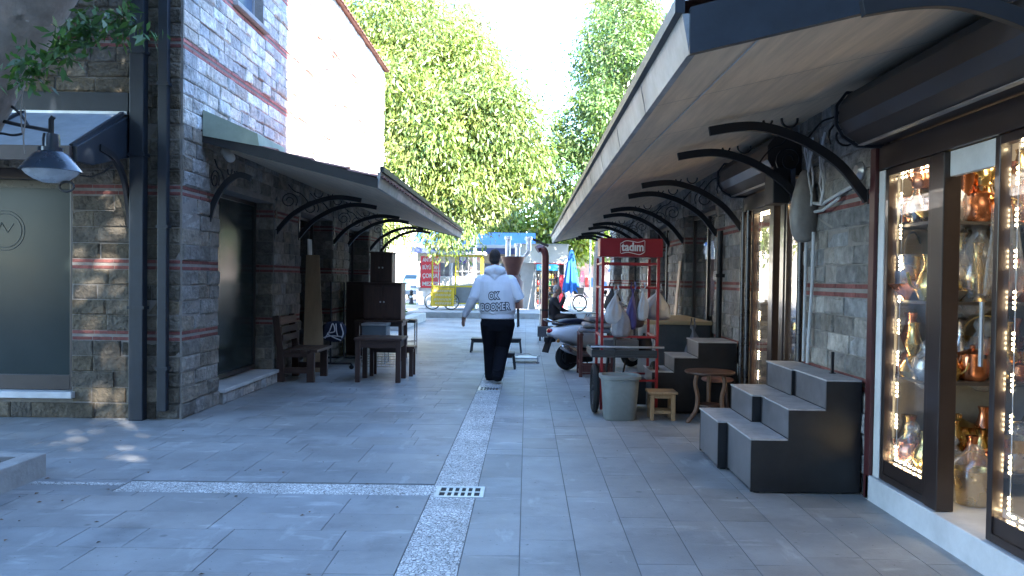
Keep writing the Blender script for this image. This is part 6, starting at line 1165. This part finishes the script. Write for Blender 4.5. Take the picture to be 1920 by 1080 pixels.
for i in range(34):
    x = 2+.33*i; z = rs.uniform(.5, 1.9); h = rs.uniform(.3, .8); cc = rs.choice((('pink_goods', (.6, .2, .28)), ('red_goods', (.5, .05, .05)), ('white_goods', (.7, .68, .66)), ('yellow_goods', (.6, .45, .08)), ('blue_goods', (.1, .2, .45)), ('green_goods', (.1, .3, .1)))); b = MB().loft([sq(.12, .06, PZ+z, (x, 57.7), 10), sq(.15, .09, PZ+z+h*.5, (x, 57.7), 10), sq(.1, .05, PZ+z+h, (x, 57.7), 10)]); obj('hanging_goods', b, mat(cc[0], cc[1], .7), mk, smooth=True)
# ================================================================ trees
M_lf1 = leafmat('bright_leaf', (.20, .26, .085), .33); M_lf2 = leafmat('green_leaf', (.125, .20, .07), .33); M_lf3 = leafmat('lime_leaf', (.19, .26, .06), .45); M_lf4 = leafmat('pale_needle', (.27, .28, .2), .4)
def tree(label, base, trunk, limbs, blobs, n, size, asp, m, droop, clump, spread, seed, shell=.5, r=.3, name='tree', keep=None, dark=.55):
    t = thing(name, label, 'tree', base); b = MB().chain([base]+[Vector(p) for p in trunk], [r*1.3, r]+[r*(1-.5*i/len(trunk)) for i in range(1, len(trunk))], 14)
    for l in limbs: k = len(l); b.chain(l, [r*.5*(1-.7*i/k) for i in range(k)], 8)
    obj('trunk', b, M_bark, t, smooth=True); leaves('crown', blobs, n, size, asp, m, t, droop, clump, spread, seed, shell, keep=keep, dark=dark); return t
tree('huge sunlit tree with drooping bright green leaves behind the left building', (-5.3, 28, 0), [(-5.3, 28, 2.5), (-5.0, 28, 5), (-4.6, 28, 8)], [[(-5.2, 28, 3), (-4, 27.6, 4.2), (-2.4, 27.2, 5)], [(-5, 28, 5), (-3.5, 28, 6.2), (-2, 27.5, 7)], [(-4.8, 28, 6.5), (-6, 28.5, 8.5)], [(-2.4, 27.2, 5), (-1.2, 27, 5.4), (-.4, 27, 5.2)]],
     [(-3.7, 28.3, 8.0, 3.0, 2.3, 2.9), (-1.75, 27.3, 6.3, 2.0, 1.7, 2.0), (-4.1, 27, 5.0, 2.4, 1.9, 1.6), (-2.4, 26.9, 4.2, 1.9, 1.4, 1.0), (-5.6, 29, 10.2, 2.6, 2.2, 2.4), (-.9, 27.2, 5.2, 1.3, 1.2, 1.0), (-2.5, 25.9, 2.9, .55, .4, .35), (-4.6, 25.3, 2.95, .8, .5, .25), (-2.6, 28.3, 8.6, 1.5, 1.4, 1.5), (-3.2, 26.3, 6.4, 1.3, .9, 1.1), (-4.9, 26.4, 7.4, 1.2, .9, 1.0), (-1.3, 26.3, 7.2, 1.0, .8, .9)], 125000, .21, .28, M_lf1, .7, 80, .36, 21, shell=.42, r=.38)
tree('broad green tree standing behind the right canopy', (2.25, 25.6, 0), [(2.25, 25.6, 2.2), (2.5, 26.5, 4), (3.4, 29, 6)], [[(2.5, 26.5, 4), (4.5, 29, 5.5)], [(3, 28, 5.2), (2.4, 29.5, 6.8)], [(3.4, 29, 6), (4, 30.5, 9)]],
     [(3.6, 31, 9.6, 1.75, 1.8, 3.2), (2.9, 30, 6.9, 2.2, 1.8, 1.5), (1.5, 29.6, 5.5, 1.4, 1.3, 1.1), (4.9, 30, 4.8, 2.4, 1.9, 1.6), (6.3, 31, 8.2, 2.6, 2.2, 3.6), (1.9, 30.2, 4.3, 1.0, 1.0, .7), (3.0, 28.7, 7.6, 1.0, .8, .8), (4.4, 29.0, 6.2, 1.1, .9, .9), (3.5, 29.2, 9.2, .9, .8, .9)], 75000, .19, .32, M_lf2, .55, 60, .3, 22, shell=.6, r=.13)
tree('yellow green tree showing low over the kiosk roof', (.4, 42, 0), [(.4, 42, 2), (.4, 42, 4)], [[(.4, 42, 3), (2.2, 41.5, 4.2)]], [(.2, 41, 4.3, 2.1, 1.5, 1.5), (2.3, 40.5, 3.9, 1.8, 1.4, 1.4), (-1.6, 41.5, 3.9, 1.3, 1.1, 1.1)], 8000, .32, .5, M_lf3, .3, 20, .3, 23, shell=.6, r=.2)
tree('tall pale tree with feathery foliage high behind the huge sunlit tree', (-6, 50, 0), [(-6, 50, 8), (-5.6, 50, 17)], [[(-6, 50, 9), (-4, 49.5, 13), (-3, 49, 16)]], [(-5.2, 49, 15.8, 2.6, 2.2, 3.2), (-3.4, 49, 16.4, 1.3, 1.2, 1.6), (-6.5, 50, 11, 2.5, 2.2, 4)], 9000, .5, .16, M_lf4, .7, 22, .5, 24, shell=.3, r=.35)
tree('tall pale tree with feathery foliage high behind the right canopy', (6, 46, 0), [(6, 46, 8), (5.8, 46, 17)], [[(6, 46, 9), (4.4, 45.5, 12), (3.9, 45, 15)]], [(5.2, 45.5, 15.6, 1.9, 1.8, 3.2), (6.8, 46, 13, 2.3, 2.2, 4), (5.0, 45.6, 11.5, 1.7, 1.8, 2.4)], 9000, .5, .18, M_lf4, .7, 22, .45, 25, shell=.3, r=.35)
tree('dark green tree beyond the bicycle and the thin pole', (6.5, 52, PZ), [(6.5, 52, 2.5), (6.5, 52, 4)], [], [(5.0, 51, 4.4, 2.8, 1.5, 1.6), (9, 52, 5, 3, 2, 2.2)], 7000, .35, .45, M_lf2, .3, 20, .35, 26, r=.25)
bl = [(-40+9*i, 120, 5+1.5*math.sin(i*2.1), 6, 4, 5.5+1.2*math.sin(i*1.3)) for i in range(12)]
o = leaves('far_woods', bl, 9000, 1.2, .6, M_lf2, None, .2, 20, 1.0, 28); o['kind'] = 'stuff'
# leafy tree behind the camera on the right: its gaps let through the dapples
tree('leafy street tree behind the camera', (5.2, -5.5, 0), [(5.2, -5.5, 3), (5.0, -5.2, 7)], [], [(3.4, -4.7, 6, 2.4, 2.6, 3.4), (3.8, -7.7, 6.2, 2.6, 2.6, 3.6), (4, -5.9, 10, 2.6, 3.4, 2.4), (3.6, -3.7, 3.2, 1.6, 1.8, 1.6), (3.8, -9, 3.2, 1.8, 2.2, 1.8)], 24000, .27, .5, M_leaf, .4, 24, .3, 33, shell=.2, r=.3)
# ================================================================ light
S = Vector((.53, -.71, .47)).normalized(); el = math.asin(S.z); azc = math.atan2(S.x, S.y)
sd = bpy.data.lights.new('sun', 'SUN'); sd.energy = 4.2; sd.angle = R(.5); sd.color = (1, .95, .87); sun = bpy.data.objects.new('sun', sd); col.objects.link(sun); sun.rotation_euler = S.to_track_quat('Z', 'Y').to_euler(); sun.location = S*80
w = bpy.data.worlds.new('World'); scene.world = w; w.use_nodes = True; nt = w.node_tree; bg = nt.nodes['Background']; sk = nt.nodes.new('ShaderNodeTexSky'); sk.sky_type = 'NISHITA'; sk.sun_disc = False; sk.sun_elevation = el; sk.sun_rotation = azc; sk.air_density = 1.0; sk.dust_density = .1; sk.ozone_density = 4.0
nt.links.new(sk.outputs[0], bg.inputs[0]); bg.inputs[1].default_value = .15
vs = scene.view_settings; vs.view_transform = 'Standard'; vs.look = 'None'; vs.exposure = 3.5; vs.gamma = 1
scene.cycles.max_bounces = 8; scene.cycles.transparent_max_bounces = 16; scene.cycles.sample_clamp_indirect = 6; scene.cycles.use_denoising = True; scene.cycles.caustics_reflective = False; scene.cycles.caustics_refractive = False
